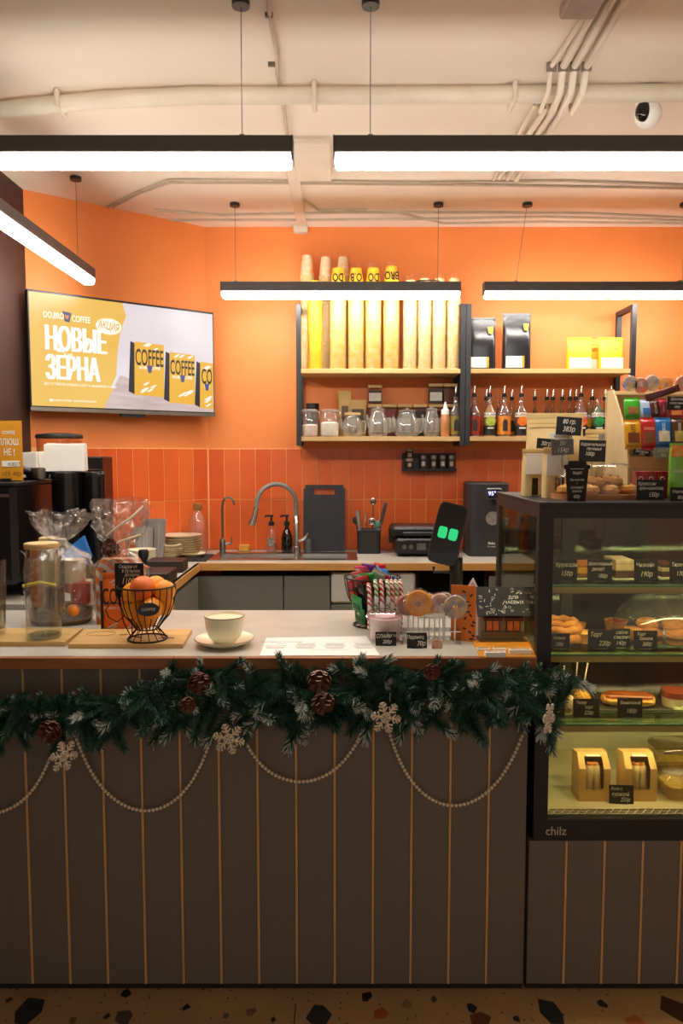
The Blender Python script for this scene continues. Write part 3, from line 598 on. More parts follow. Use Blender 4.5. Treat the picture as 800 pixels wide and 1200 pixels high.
tube('spout', DSTEEL, [(0, 0, .06), (0, 0, .25), (.006, 0, .28), (.022, 0, .302), (.045, 0, .303), (.062, 0, .285), (.068, 0, .26)], .0065, ft, 8)
tube('lever', DSTEEL, [(.01, 0, .045), (.05, 0, .05)], .008, ft); tube('lever_pin', DSTEEL, [(.05, 0, .05), (.05, 0, .085)], .004, ft)
# sponge, soaps, cutting board
q = onback(288, 644); tag(MB().box((0, 0, .019), (.062, .05, .036), b=.006).build('sponge', mat('e0a24c', .95, var=.12, bump=.6, bscale=90), None, (q.x, 4.20, ZT)), 'yellow sponge lying behind the sink', 'sponge')
def soap(label, u, liquid, gm, lab):
    q = onback(u, 646); t = thing('soap_bottle', label, 'soap bottle', (q.x, 4.205, ZT))
    lathe('bottle', gm, [(.029, 0), (.031, .01), (.031, .08), (.022, .11), (.012, .13), (.012, .145)], t, n=18, cap=False); lathe('liquid', liquid, [(.028, .003), (.029, .01), (.029, .085 if lab is None else .05), (0, .086 if lab is None else .051)], t, n=16)
    lathe('collar', BLACK, [(.016, .145), (.016, .165), (.006, .17), (.006, .20)], t, n=12); tube('pump_spout', BLACK, [(.012, 0, .20), (-.03, -.01, .20), (-.034, -.01, .192)], .006, t)
    if lab: box('label', lab, (0, -.0315, .055), (.035, .002, .045), t)
soap('clear pump bottle with pink soap and patterned label', 318, mat('d8806a', .3), GLASSW, mat('c8bfae', .5, col2='2f2a26', scale=60)); soap('dark pump bottle beside the pink soap', 336, mat('2a221c', .3), film('6a5a4a', .1), None)
q = onback(380, 645); cbx = thing('cutting_board', 'black plastic cutting board with handle slot leaning on the tiles', 'cutting board', (q.x, 4.20, ZT), 0); W_, H_ = .232, .372
m_ = MB()
for (a, b, c, d) in ((-W_/2, W_/2, 0, H_-.055), (-W_/2, -.060, H_-.055, H_-.02), (.060, W_/2, H_-.055, H_-.02), (-W_/2+.008, W_/2-.008, H_-.02, H_)): m_.box(((a+b)/2, 0, (c+d)/2), (b-a, .012, d-c))
o_ = m_.build('board', mat('2c2d33', .6, var=.06, bump=.15, bscale=150), cbx, (0, 0, .002), rot=(-.14, 0, 0))
q = onback(361, 648); sg = thing('shot_glass', 'small clear measuring glass upside down by the tap', 'glass', (q.x, 4.165, ZT)); lathe('glass', GLASSW, [(.022, .002), (.019, .07), (.017, .075), (0, .075)], sg, n=16, cap=False); lathe('base', film(k=.3), [(.022, 0), (.022, .004)], sg, n=16)
# cork carafe
q = onback(245, 640); cf = thing('cork_carafe', 'clear glass carafe with cork stopper against the tiles', 'carafe', (q.x-.005, 4.12, ZT)); lathe('glass', GLASSW, [(.045, .002), (.049, .012), (.049, .17), (.038, .20), (.022, .225), (.021, .25)], cf, n=24, cap=False); lathe('cork', mat('a9743c', .85, var=.2, scale=60, bump=.3), [(.019, .235), (.025, .242), (.025, .275), (0, .275)], cf, n=16)
# utensil holder
q = onback(432, 648); uh = thing('utensil_holder', 'black holder on the worktop beside the cutting board', 'holder', (q.x, 4.13, ZT)); 
m_ = MB(); m_.loft([ringse(.125, .085, 0, 20, 6), ringse(.130, .09, .135, 20, 6), ringse(.122, .082, .135, 20, 6), ringse(.118, .078, .01, 20, 6)], sm=False); m_.build('cup', mat('1f1e20', .5, bump=.3, bscale=140), uh); box('rim_band', BLACKM, (0, 0, .128), (.132, .092, .012), uh, b=.004)
hx, hy = q.x, 4.13
def utensil(name, label, dx, dy, tilt, L, m, kind):
    t = thing(name, label, 'utensil', (hx+dx, hy+dy, ZT+.012)); t.rotation_euler = (random.uniform(-.1, .1), tilt, 0)
    if kind == 'knife': box('handle', m, (0, 0, L-.06), (.022, .012, .12), t, b=.004); box('blade', STEEL, (0, 0, (L-.12)/2), (.018, .002, L-.12), t)
    elif kind == 'spoon': tube('handle', m, [(0, 0, 0), (0, 0, L-.035)], .003, t); MB().ball((0, 0, L-.02), .017, 12, sy=.35, sz=1.3).build('bowl', m, t)
    else:
        tube('handle', m, [(0, 0, 0), (0, 0, L-.05)], .0045, t)
        for k in range(3):
            a = k*PI/3; tube('loop', m, [(.004*math.cos(a), .004*math.sin(a), L-.05), (.017*math.cos(a), .017*math.sin(a), L-.028), (0, 0, L), (-.017*math.cos(a), -.017*math.sin(a), L-.028), (-.004*math.cos(a), -.004*math.sin(a), L-.05)], .0015, t)
utensil('table_knife', 'steel-handled knife leaning right in the utensil holder', .03, 0, .22, .28, STEEL, 'knife'); utensil('serving_knife', 'steel-handled knife leaning left in the utensil holder', -.035, 0, -.13, .225, mat('b9b5ad', .3, .9), 'knife')
utensil('spoon', 'tall thin steel spoon rising from the utensil holder', .018, .02, .02, .295, STEEL, 'spoon'); utensil('ladle', 'dark round spoon at the holder edge', -.042, .015, -.18, .19, BLACK, 'spoon'); utensil('whisk', 'small steel whisk among the utensils', -.008, .01, -.04, .20, STEEL, 'whisk'); utensil('tongs', 'green-handled scoop in the utensil holder', .03, -.02, .1, .17, mat('5f8f7a', .4), 'spoon'); utensil('fork', 'steel spoon in the middle of the utensil holder', .006, -.02, .06, .185, STEEL, 'spoon')
# sandwich grill
q = onback(490, 650); gr_ = thing('contact_grill', 'black contact grill with knobs beside the utensil holder', 'grill', (q.x+.005, 4.08, ZT)); 
box('base', BLACKM, (.01, 0, .055), (.29, .24, .085), gr_, b=.012); box('lid', BLACKM, (-.01, .01, .132), (.29, .23, .055), gr_, b=.014); box('handle', BLACK, (0, -.13, .125), (.20, .02, .02), gr_, b=.006); box('hinge', BLACK, (-.15, .05, .10), (.02, .08, .08), gr_, b=.004)
for x in (-.09, -.055): MB().lathe([(.012, 0), (.012, .012), (0, .012)], 14).build('knob', DSTEEL, gr_, (x, -.12, .055), rot=(PI/2, 0, 0))
for x in (.0, .07): box('switch', mat('5a5a58', .4), (x, -.122, .055), (.05, .006, .036), gr_, b=.002)
for x in (-.11, .12): lathe('foot', BLACK, [(.012, 0), (.012, .014)], gr_, (x, -.08, 0), 10)
# water boiler tower
q = onback(567, 648); wb_ = thing('water_boiler', 'tall black hot-water dispenser with small lit display', 'water dispenser', (q.x-.002, 4.10, ZT)); MB().loft([ringse(.215, .25, z, 24, 7) for z in (0, .008, .37, .385)] + [ringse(.20, .235, .392, 24, 7)]).build('body', mat('2e2e32', .5, var=.05), wb_)
box('display_frame', mat('4a4a4e', .3), (.02, -.131, .335), (.085, .016, .062), wb_, b=.006); box('display', mat('16122c', .2, emit=.15), (.02, -.1395, .335), (.07, .002, .046), wb_)
for a in (text('95°', .03, mat('b9b4ff', .3, var=0, emit=2.2), wb_, (.008, -.142, .337), bold=.01), text('4', .016, mat('b9b4ff', .3, var=0, emit=2.2), wb_, (.04, -.142, .335))): pass
lathe('nozzle', BLACK, [(.012, 0), (.010, -.02), (0, -.02)], wb_, (.02, -.128, .30), 12)
m_ = MB(); m_.lathe([(0, .001), (.036, .001), (.036, 0)], 24, cap=False); m_.build('emblem', mat('9c9a94', .5, col2='75736e', scale=40), wb_, (.015, -.1265, .205), rot=(PI/2, 0, 0)); m_ = MB(); m_.lathe([(0, .001), (.012, .001), (.012, 0)], 14, cap=False); m_.build('emblem_ear', mat('9c9a94', .5, col2='75736e', scale=40), wb_, (.043, -.1265, .232), rot=(PI/2, 0, 0))
text('finka', .02, CHALK, wb_, (.012, -.1275, .072), bold=.01); text('hot water', .011, CHALK, wb_, (.012, -.1275, .055))
# crockery
tag(MB().box((0, 0, .003), (.36, .26, .006), b=.002).build('drying_mat', mat('24211f', .9, bump=.4, bscale=120), None, (-.865, 3.915, ZT), rz=.0), 'black mat under the plate stacks', 'mat')
plate_p = [(0, .004), (.55, .004), (.6, 0), (.62, .004), (.98, .017), (1.0, .019), (.97, .020), (.6, .009), (0, .008)]
def stack(label, u, v, y, r, n, pitch=.0125, z0=ZT+.006, group=None):
    x = Q(u, v, z0).x*y/Q(u, v, z0).y; me = MB().lathe([(r*a, z) for a, z in plate_p], 28, cap=False).mesh('plate', CREAM)
    rim = MB().lathe([(r*1.001, .0175), (r*1.004, .019), (r*.985, .0205)], 28, cap=False).mesh('rim_line', mat('8a6a4a', .4))
    for k in range(n):
        o = link('plate', me, None, (x+random.uniform(-.002, .002), y, z0+k*pitch)); tag(o, label, 'plate', group); link('rim_line', rim, o)
stack('cream plate with dark rim in the tall stack before the tiles', 212, 645, 4.03, .115, 8, .0125, group='plates in the tall stack'); stack('cream saucer in the lower stack on the black mat', 195, 649, 3.87, .082, 6, .0105, group='saucers in the lower stack'); stack('single small cream saucer at the mat edge', 226, 648, 3.93, .07, 1)
bp = [(0, .004), (.45, .004), (.5, 0), (.55, .004), (.85, .035), (1.0, .058), (.97, .058), (.8, .034), (.5, .012), (0, .01)]
me = MB().lathe([(.068*a, z) for a, z in bp], 26, cap=False).mesh('bowl', CREAM)
for k in range(3):
    o = link('soup_bowl', me, None, (-.965, 3.62, ZT+k*.014)); tag(o, 'cream bowl in the small nested pile beside the saucers', 'bowl', 'nested bowls'); 
# grey pitchers
def pitcher(label, u, y, h, w0, w1, c):
    x = P(u, 620, y).x; t = thing('milk_pitcher', label, 'pitcher', (x, y, ZT))
    m_ = MB(); m_.loft([ringse(w0, w0*.8, 0, 20, 4), ringse(w0*1.02, w0*.82, .01, 20, 4), ringse(w1, w1*.85, h, 20, 4), ringse(w1-.008, w1*.85-.008, h, 20, 4), ringse(w0-.006, w0*.8-.006, .012, 20, 4)]); m_.build('body', mat(c, .35, var=.06), t)
    tube('handle', mat(c, .35, var=.06), [(-w1/2+.004, 0, h*.85), (-w1/2-.03, 0, h*.8), (-w1/2-.03, 0, h*.4), (-w0/2, 0, h*.3)], .007, t)
    for x in (-.015, .012, .03): tube('rib', mat('b7b2ae', .3), [(x*w0/.1, -w0*.4-.002, .05), (x*w1/.1, -w1*.425-.002, h*.9)], .0022, t)
pitcher('tall grey plastic pitcher behind the cellophane bouquet', 181, 3.80, .215, .085, .115, '96908f'); pitcher('second grey plastic pitcher beside the tall one', 168, 3.72, .18, .07, .09, 'a39d9a')
# tamping mats and tamper
darkbox = wood('2a1d19', '3d2a22', stretch=(1, 8, 8))
def slab(name, label, c, d, m, b=.003): return tag(MB().box((0, 0, d[2]/2), d, b=b).build(name, m, None, c), label, name.split('_')[-1])
slab('knock_box', 'dark wooden box on the return worktop behind the tamper', (-.815, 3.49, ZT), (.17, .13, .055), darkbox); slab('tamping_block', 'dark wooden block carrying the black tamper', (-.805, 3.19, ZT), (.165, .18, .05), darkbox); slab('knock_tray', 'pale wooden tray below the dark block', (-.80, 2.99, ZT), (.16, .12, .030), mat('a3937c', .5))
tm_ = thing('coffee_tamper', 'black-handled steel coffee tamper on the dark block', 'tamper', (-.845, 3.19, ZT+.05)); lathe('base', STEEL, [(.029, 0), (.029, .012), (.012, .02)], tm_, n=20); lathe('handle', BLACK, [(.010, .018), (.012, .03), (.021, .06), (.023, .075), (.018, .088), (0, .09)], tm_, n=18)
# ---------------------------------------------------------------- coffee machine corner
cmk = thing('espresso_machine', 'large black espresso machine on the return worktop', 'coffee machine', (-1.315, 3.07, ZT), 0)
zt = P(20, 565, 2.745).z-ZT
box('body', mat('0f0e10', .3, var=.05), (-.03, 0, zt/2+.03), (.30, .64, zt-.06), cmk, b=.02); box('top_tray', BLACKM, (-.03, 0, zt-.008), (.31, .65, .016), cmk, b=.004)
box('drip_tray', DSTEEL, (.115, 0, .07), (.05, .44, .03), cmk, b=.005); box('back_trim', STEEL, (-.03, -.322, zt-.05), (.26, .004, .012), cmk)
for s in (-1, 1):
    for q_ in (-1, 1): lathe('foot', BLACK, [(.02, 0), (.02, .035)], cmk, (-.03+s*.12, q_*.18, 0), 12)
    tube('steam_wand', STEEL, [(.11, .1+s*.1, zt-.1), (.122, .1+s*.11, zt-.14), (.125, .1+s*.11, .12)], .006, cmk)
zmt = ZT+zt
def porta(label, u, v, y, rz):
    p = P(u, v, y); t = thing('portafilter', label, 'portafilter', (p.x, y, zmt+.001), rz)
    lathe('basket', DSTEEL, [(.030, .004), (.034, .012), (.034, .045), (.03, .045), (.027, .012)], t, n=18); tube('handle', BLACK, [(.03, 0, .032), (.05, 0, .034), (.10, 0, .04), (.15, 0, .046)], [.010, .016, .019, .016], t, 12)
    lathe('spout', DSTEEL, [(.012, 0), (.016, .008)], t, n=10)
porta('portafilter with black handle pointing to the orange card', 47, 552, 2.995, PI+.1); porta('portafilter with black handle lying near the white napkins', 40, 553, 3.09, .12)
def napkins(label, u, y, w_, h, rz, n=6):
    p = P(u, 540, y); t = thing('napkin_stack', label, 'napkins', (p.x, y, zmt+.002), rz)
    m_ = MB()
    for k in range(n): m_.box((random.uniform(-.004, .004), k*.014-.04, h/2+random.uniform(-.004, .004)), (w_, .011, h), rot=(random.uniform(-.06, .06), random.uniform(-.04, .04), 0))
    m_.build('folded_sheets', PAPER, t)['kind'] = 'stuff'; 
zmt_ = zmt; zmt = P(83, 553, 2.99).z+.001
napkins('white folded napkins standing on the wide canister', 78, 3.03, .155, .105, .08); zmt = zmt_
napkins('white folded napkins beside the orange card', 38, 3.26, .12, .105, -.3)
p = P(70, 560, 3.55); gd = thing('coffee_grinder', 'black coffee grinder with clear bean hopper', 'grinder', (p.x, 3.56, ZT)); zh = P(70, 545, 3.55).z-ZT; zh2 = P(70, 513, 3.55).z-ZT
MB().loft([ringse(.19, .19, 0, 20, 5), ringse(.19, .19, zh*.9, 20, 5), ringse(.12, .12, zh, 20, 3)]).build('body', mat('121113', .3), gd)
lathe('hopper', film('f6e4d8', .08, ior=1.5), [(.07, zh), (.10, zh+.04), (.103, zh2)], gd, n=24, cap=False); lathe('hopper_lid', mat('2a2624', .4), [(.106, zh2-.003), (.108, zh2+.004), (.104, zh2+.016), (.05, zh2+.022), (0, zh2+.022)], gd, n=26); lathe('beans', mat('2a1710', .6, bump=.8, bscale=90), [(.068, zh+.002), (.085, zh+.025), (0, zh+.03)], gd, n=18)
p = P(112, 560, 3.58); g2 = thing('slim_grinder', 'narrow black grinder with round yellow sticker next to the tiles', 'grinder', (p.x, 3.60, ZT)); h2 = P(112, 535, 3.60).z-ZT
box('body', mat('131214', .3), (0, 0, h2/2), (.105, .16, h2), g2, b=.006); box('chrome_line', STEEL, (0, -.081, h2-.06), (.10, .003, .004), g2)
m_ = MB(); m_.lathe([(0, .001), (.022, .001), (.022, 0)], 20, cap=False, sy=.5); m_.build('sticker', mat('e0952a', .4), g2, (.02, -.081, h2-.10), rot=(PI/2, 0, 0))
for (u, rr, h3, lb) in ((81, .064, P(83, 553, 2.99).z-ZT, 'wide shiny black canister before the grinder'), (112, .041, P(112, 553, 2.99).z-ZT, 'narrower shiny black canister beside the wide one')):
    p = P(u, 600, 3.03); cn = thing('canister', lb, 'canister', (p.x, 3.03, ZT)); lathe('body', mat('0d0c0e', .18), [(rr, 0), (rr, h3-.02)], cn, n=28); lathe('lid', mat('19181a', .2), [(rr*1.02, h3-.02), (rr*1.02, h3-.004), (rr*.95, h3), (0, h3)], cn, n=28)
# orange card on a stand beside the machine
p = P(-6, 565, 2.72); oc = thing('orange_card', 'orange printed price card standing at the espresso machine', 'price card', (p.x, 2.90, P(0, 566, 2.90).z-.004)); 
oc.location = (P(-4, 565, 2.90).x, 2.92, zmt)
cw2, ch = .19, P(0, 493, 2.92).z-zmt
box('card', mat('df9a26', .5, var=.04), (0, 0, ch/2), (cw2, .004, ch), oc); box('foot', BLACK, (0, .01, .004), (.1, .05, .008), oc)
for (b, s_, x, z, sx) in (('COFFEE', .018, .045, .80, .8), ('Н ПЛЮШ', .034, .03, .64, .7), ('НЕ !', .034, .045, .47, .7)): text(b, s_, CHALK, oc, (x, -.003, ch*z), sx=sx, bold=.02)
box('white_strip', PAPER, (.05, -.003, ch*.28), (.07, .002, ch*.10), oc, b=.001); text('карт', .022, mat('2a1d14', .6), oc, (.062, -.0045, ch*.28), shear=.2); text('10% 40р', .022, mat('6a3a14', .6), oc, (.05, -.0035, ch*.11), shear=.2)
# ================================================================ things on the bar counter
def onbar(u, v, z=ZT): q = Q(u, v, z); return Vector((q.x, q.y, z))
def sz(px, p): return px*p.y/FPX          # size in metres of so many pixels at that place
def sign(label, c, w_, h, lines, rz=0, tilt=.12, m=SLATE, foot=True, ink=CHALK, cat='price sign', name='price_sign', th=.003, group=None, clip=None):
    t = thing(name, label, cat, c, rz, group); T_ = Matrix.Rotation(-tilt, 4, 'X')
    bd = MB().box((0, 0, h/2), (w_, th, h), b=.0006).build('board', m, t, (0, 0, .001), rot=(-tilt, 0, 0))
    if foot: box('foot', m if clip is None else clip, (0, .012, .002), (w_*.5, .024, .004), t)
    n = len(lines)
    for k, (b, s, x, z) in enumerate(lines): text(b, s*h*1.2, ink, bd, (x*w_, -th/2-.0006, z*h), sx=.8, shear=.25, bold=.004)
    return t
# boards
def serve(label, u0, u1, uf0, uf1, vb, vf, rz=0):
    a, b, c, d = onbar(u0, vb), onbar(u1, vb), onbar(uf1, vf), onbar(uf0, vf); ctr = (a+b+c+d)/4; t = thing('serving_board', label, 'board', (ctr.x, ctr.y, ZT))
    MB().prism([(p.x-ctr.x, p.y-ctr.y) for p in (d, c, b, a)], .013).build('board', wood('d0a25e', 'dfb878', stretch=(1.5, 10, 10)), t); return t, ctr
sb1, c1 = serve('pale wooden serving board under the glass bottle', -60, 97, -75, 76, 741, 757.5); sb2, c2 = serve('pale wooden serving board with engraving under the fruit basket', 99, 225, 80, 214, 742, 760)
tube('engraving', mat('a4743a', .6), [(-.10+.042*math.cos(a*PI/10), .03+.026*math.sin(a*PI/10), .0135) for a in range(20)], .0008, sb2, 4, True)
for k in range(3): tube('engraved_star', mat('a4743a', .6), [(-.03-.014*math.cos(k*PI/3), .018-.014*math.sin(k*PI/3), .0135), (-.03+.014*math.cos(k*PI/3), .018+.014*math.sin(k*PI/3), .0135)], .0008, sb2, 4)
box('engraved_mark', mat('8a4a34', .6), (.105, -.022, .0134), (.045, .012, .001), sb2)
# glass bottle with wooden lid
ZBd = ZT+.013
q = onbar(52, 747, ZBd); r = sz(41, q)/2*.97; h = P(52, 636, q.y).z-ZBd
gb = thing('glass_bottle', 'tall clear glass bottle with flat wooden lid on the serving board', 'bottle', (q.x, q.y, ZBd))
lathe('glass', film('f2f5f0', .06, ior=1.6, haze=.012), [(r*.93, .0005), (r, .006), (r*1.0, h*.80), (r*.95, h*.86), (r*.90, h*.89), (r*.93, h*.94)], gb, n=28, cap=False)
lathe('thick_base', film('dfe8e2', .12), [(r*.9, .002), (r*.92, .012), (0, .013)], gb, n=24)
lathe('wooden_lid', ply, [(r*.98, h*.945), (r*1.0, h*.95), (r*1.0, h*.985), (r*.96, h), (0, h)], gb, n=28)
MB().add([(-r*.9, -.012, h*.90), (-r*1.35, 0, h*.925), (-r*.9, .012, h*.90), (-r*.9, 0, h*.84)], [(0, 1, 3), (1, 2, 3)]).build('pour_lip', film(k=.2), gb)
q = onbar(-4, 741, ZBd); r2 = sz(27, q)/2; h2_ = P(0, 656, q.y).z-ZBd; dg = thing('drinking_glass', 'tall clear drinking glass half full at the board end', 'glass', (q.x, q.y, ZBd)); lathe('glass', film(k=.07, ior=1.45), [(r2*.75, .001), (r2*.78, .008), (r2, h2_), (r2*.94, h2_), (r2*.73, .012), (0, .012)], dg, n=22, cap=False); lathe('contents', film('d9d6c4', .06), [(r2*.72, .014), (r2*.84, h2_*.5), (0, h2_*.5)], dg, n=20)
# gift in cellophane behind the bottle
def cello_bag(parent, prof, seed, n=46):
    m_ = MB(); rings = []; K = 5; rows = []
    for a, b in zip(prof[:-1], prof[1:]):
        for k in range(K): f = k/K; rows.append([x+(y-x)*f for x, y in zip(a, b)])
    rows.append(list(prof[-1]))
    for j, (wx, wy, z, jj) in enumerate(rows):
        ring_ = []
        for i in range(n):
            a = 2*PI*i/n; v_ = Vector((math.cos(a)*2.4+seed, math.sin(a)*2.4, z*16))
            nn = noise.noise(v_)*jj*1.2 + (abs(noise.noise(v_*2.7))-.25)*jj*1.5 + (jj*.5*math.cos(a*7+seed+z*20) if jj > .01 else 0)
            ring_.append(((wx+nn)*math.cos(a), (wy+nn*.7)*math.sin(a), z+noise.noise(Vector((a*1.3, seed, z*9)))*jj*.8))
        rings.append(ring_)
    m_.loft(rings, cap=False, sm=False); return m_.build('cellophane', CELLO, parent)
q = onbar(58, 737); g1 = thing('gift_basket', 'gift basket wrapped in clear cellophane behind the glass bottle', 'gift basket', (q.x, q.y+.10, ZT)); s1 = sz(1, q+Vector((0, .10, 0)))
cello_bag(g1, [(.10, .075, .014, .004), (.112, .085, .06, .008), (.11, .085, .15, .010), (.098, .075, .21, .014), (.05, .04, .245, .01), (.022, .02, .262, .004), (.045, .03, .285, .012), (.085, .045, .325, .02), (.098, .05, .36, .024)], 3.1)
MB().lathe([(.09, 0), (.10, .01), (.10, .045), (.092, .045), (.085, .012)], 24, sy=.72).build('tray', mat('6a5636', .8, var=.2, bump=.6, bscale=60), g1); MB().ball((0, 0, .03), .085, 18, sy=.7, sz=.45).build('straw_filling', mat('8a7440', .9, var=.5, scale=120, bump=1, bscale=150), g1)
for (x, y, dx, dy, z, c) in ((-.075, .01, .028, .06, .20, 'c8763a'), (-.045, .03, .05, .05, .225, 'e2cf9a'), (.062, .02, .06, .05, .085, 'e6dcc2')): box('packet', mat(c, .5), (x, y, .05+z/2), (dx, dy, z), g1, b=.004)
lathe('tea_jar', mat('e4d9bd', .4), [(.032, .13), (.033, .205), (0, .207)], g1, (.05, .0, 0), 18); lathe('tea_jar_lid', mat('b8432a', .5), [(.034, .10), (.034, .13)], g1, (.05, 0, 0), 18); box('red_box', mat('b5322a', .5), (.075, -.02, .10), (.05, .03, .07), g1, b=.003)
lathe('honey_jar', mat('4a2a18', .3), [(.028, .05), (.028, .12), (0, .12)], g1, (-.005, -.03, 0), 16); MB().ball((.060, -.055, .05), .020, 14).build('mandarin', mat('f28a1c', .45, bump=.1), g1); tube('ribbon', mat('e0cf3a', .4), [(-.09, -.07, .13), (-.03, -.088, .145), (.02, -.088, .135)], .006, g1)
lathe('tie', mat('d8d2c8', .4), [(.022, .252), (.024, .262), (.022, .272)], g1, n=16)
# blue cloth
q = onbar(92, 706); zb0 = P(92, 661, q.y+.14).z
bc = thing('blue_cloth', 'folded bright blue cloth hanging on a small steel rail between the gifts', 'cloth', (q.x, q.y+.17, ZT))
y_ = q.y+.17; pts = [P(u, v, y_) for u, v in ((75, 651), (83, 640), (98, 628), (107, 652), (103, 661), (92, 659))]; pts = [(p.x-q.x, p.z-ZT) for p in pts]
m_ = MB(); m_.prism([(a, b) for a, b in pts], .018); m_.build('fold', mat('2f7fd0', .85, var=.12, bump=.3), bc, (0, .009, 0), rot=(PI/2, 0, 0)); p = [P(u, v, y_) for u, v in ((98, 628), (107, 652), (100, 655))]
m_ = MB(); m_.prism([(a.x-q.x, a.z-ZT) for a in p], .03); m_.build('outer_fold', mat('2a74c4', .85, var=.12, bump=.3), bc, (0, .014, 0), rot=(PI/2, 0, 0))
zr = P(92, 662, y_).z-ZT; tube('rail', STEEL, [(-.06, .012, 0), (-.06, .012, zr), (.05, .012, zr), (.05, .012, 0)], .004, bc)
# second gift: orange coffee bag in cellophane with cones
q = onbar(132, 738); g2_ = thing('coffee_gift', 'coffee gift bag in cellophane tied with three pine cones', 'gift bag', (q.x, q.y+.10, ZT)); yq = q.y+.10
stripe = wave_mat('d9701f', 'cfc4b4', 14, 3.0, .45, pos=.55)
hb = P(132, 652, yq).z-ZT
MB().loft([ringse(.15, .075, 0, 16, 6), ringse(.15, .075, hb*.8, 16, 6), ringse(.12, .05, hb*.97, 16, 4)]).build('striped_bag', stripe, g2_); box('side_gusset', mat('3a2f2a', .5), (-.04, -.0385, hb*.42), (.012, .002, hb*.8), g2_)
z1 = P(132, 645, yq).z-ZT
cello_bag(g2_, [(.086, .05, .014, .004), (.088, .052, hb*.5, .006), (.085, .05, hb*.85, .010), (.045, .035, z1-.012, .008), (.020, .02, z1+.006, .003), (.05, .03, z1+.035, .014), (.085, .04, z1+.085, .02), (.088, .045, z1+.135, .018), (.078, .04, z1+.165, .016)], 8.4)
tube('gold_ribbon', mat('e8ddc8', .3, .2), [(-.035, -.03, z1+.05), (.0, -.045, z1+.075), (.05, -.045, z1+.11), (.085, -.03, z1+.145)], .0035, g2_); tube('gold_ribbon', mat('d8c8a8', .3, .2), [(-.02, -.03, z1+.02), (.03, -.045, z1+.04), (.075, -.03, z1+.055)], .003, g2_)
def cone_mesh(L=.05, r=.02, seed=1):
    rnd = random.Random(seed); m_ = MB(); m_.lathe([(0, 0), (r*.7, L*.15), (r*.75, L*.5), (r*.3, L*.9), (0, L)], 10, cap=False)
    for j in range(7):
        z = L*(.06+.86*j/6); rr = r*(.95*math.sin(PI*(.20+.72*(1-j/6)))+.10); k = 8 if j < 4 else 6 if j < 6 else 4
        for i in range(k):
            a = 2*PI*(i+.5*(j % 2))/k+rnd.uniform(-.1, .1); ca, sa = math.cos(a), math.sin(a); w_ = r*.36
            t = Vector((-sa, ca, 0)); o = Vector((ca, sa, 0)); b0 = o*rr*.35+Vector((0, 0, z-L*.06)); tip = o*rr*1.28+Vector((0, 0, z+L*.10)); up_ = Vector((0, 0, L*.05))
            m_.add([b0-t*w_*.4, b0+t*w_*.4, tip+t*w_-up_, tip-t*w_-up_, tip+up_*.4-t*w_*.5, tip+up_*.4+t*w_*.5], [(0, 1, 2, 3), (0, 4, 5, 1), (0, 3, 4), (1, 5, 2)], 0)
            m_.add([tip-t*w_-up_, tip+t*w_-up_, tip+up_*.4+t*w_*.5, tip+up_*.4-t*w_*.5], [(0, 1, 2, 3)], 1)
    return m_.mesh('pine_cone', [mat('5a3120', .6, var=.2, scale=60), mat('a88a72', .6, var=.2, scale=80)])
cones = [cone_mesh(.052, .0225, k) for k in range(3)]; snowcone = MB()
for (u, v, a, b) in ((122, 645, .9, .3), (130, 635, .1, .9), (139, 645, -.8, .2)):
    p = P(u, v, yq-.045); link('pine_cone', cones[0], g2_, (p.x-q.x, p.y-yq+.01, p.z-ZT-.01), (1.3*b+.3, a, 0), .72)
# orange coffee bag before it
q = onbar(141, 742); hb2 = P(141, 672, q.y+.02).z-ZT
ob = coffee_bag('orange_coffee_bag', 'orange coffee bag with black lettering behind the fruit basket', (q.x, q.y+.035, ZT), sz(48, q), hb2, .05, mat('dd6a1c', .5, col2='d8621a', scale=6, key='ob'))
wq = sz(48, q)
for (b, s_, x, z, sx) in (('COFFEE', .072, .12, .62, .42),): text(b, s_, mat('171310', .5), ob, (-wq*.46, -.0275, hb2*.60), sx=.44, bold=.012, align='LEFT')
text('DO.BRO COFFEE', .011, CHALK, ob, (-wq*.1, -.0275, hb2*.42)); box('black_edge', BLACK, (-wq/2+.002, -.02, hb2*.45), (.004, .012, hb2*.86), ob)
for k in range(7): box('silver_stripe', mat('c9bdae', .4, .3), (random.uniform(-.3, .3)*wq, -.0262, hb2*(.03+.03*k if k < 4 else .80+.05*(k-4))), (.038, .001, .005), ob, rot=(0, -.5, 0))
# price sign 1100
q = onbar(154, 741, ZT+.013); yy = Q(150, 748, ZT+.013).y
sq = thing('price_sign', 'black chalk sign reading 1100 on a wire loop stand by the coffee bag', 'price sign', (P(152, 700, yy).x, yy, ZBd)); zb1 = P(152, 699, yy).z-ZBd; hs = P(152, 660, yy).z-ZBd-zb1; ws = sz(33, q)
bd = box('board', SLATE, (0, 0, zb1+hs/2), (ws, .003, hs), sq, b=.0006)
for (b, s_, x, z) in (('Скидки от', .15, -.04, .90), ('8 бутылок', .15, .06, .77), ('(ассорти)', .13, .10, .65), ('1100р', .26, .02, .46)): text(b, s_*hs, CHALK, bd, (x*ws, -.0022, zb1+z*hs), sx=.75, shear=.2, bold=.004)
tube('wire_loop', WIRE, [(0, .003, zb1), (-.012, -.006, .07), (-.035, -.01, .05), (-.06, -.006, .062), (-.07, 0, .085), (-.055, .006, .105), (-.03, .006, .10), (-.02, 0, .05), (0, 0, .006), (.03, 0, .003)], .0018, sq); tube('wire_stem', WIRE, [(.004, .004, .004), (.002, .004, zb1+hs*.4)], .0018, sq)
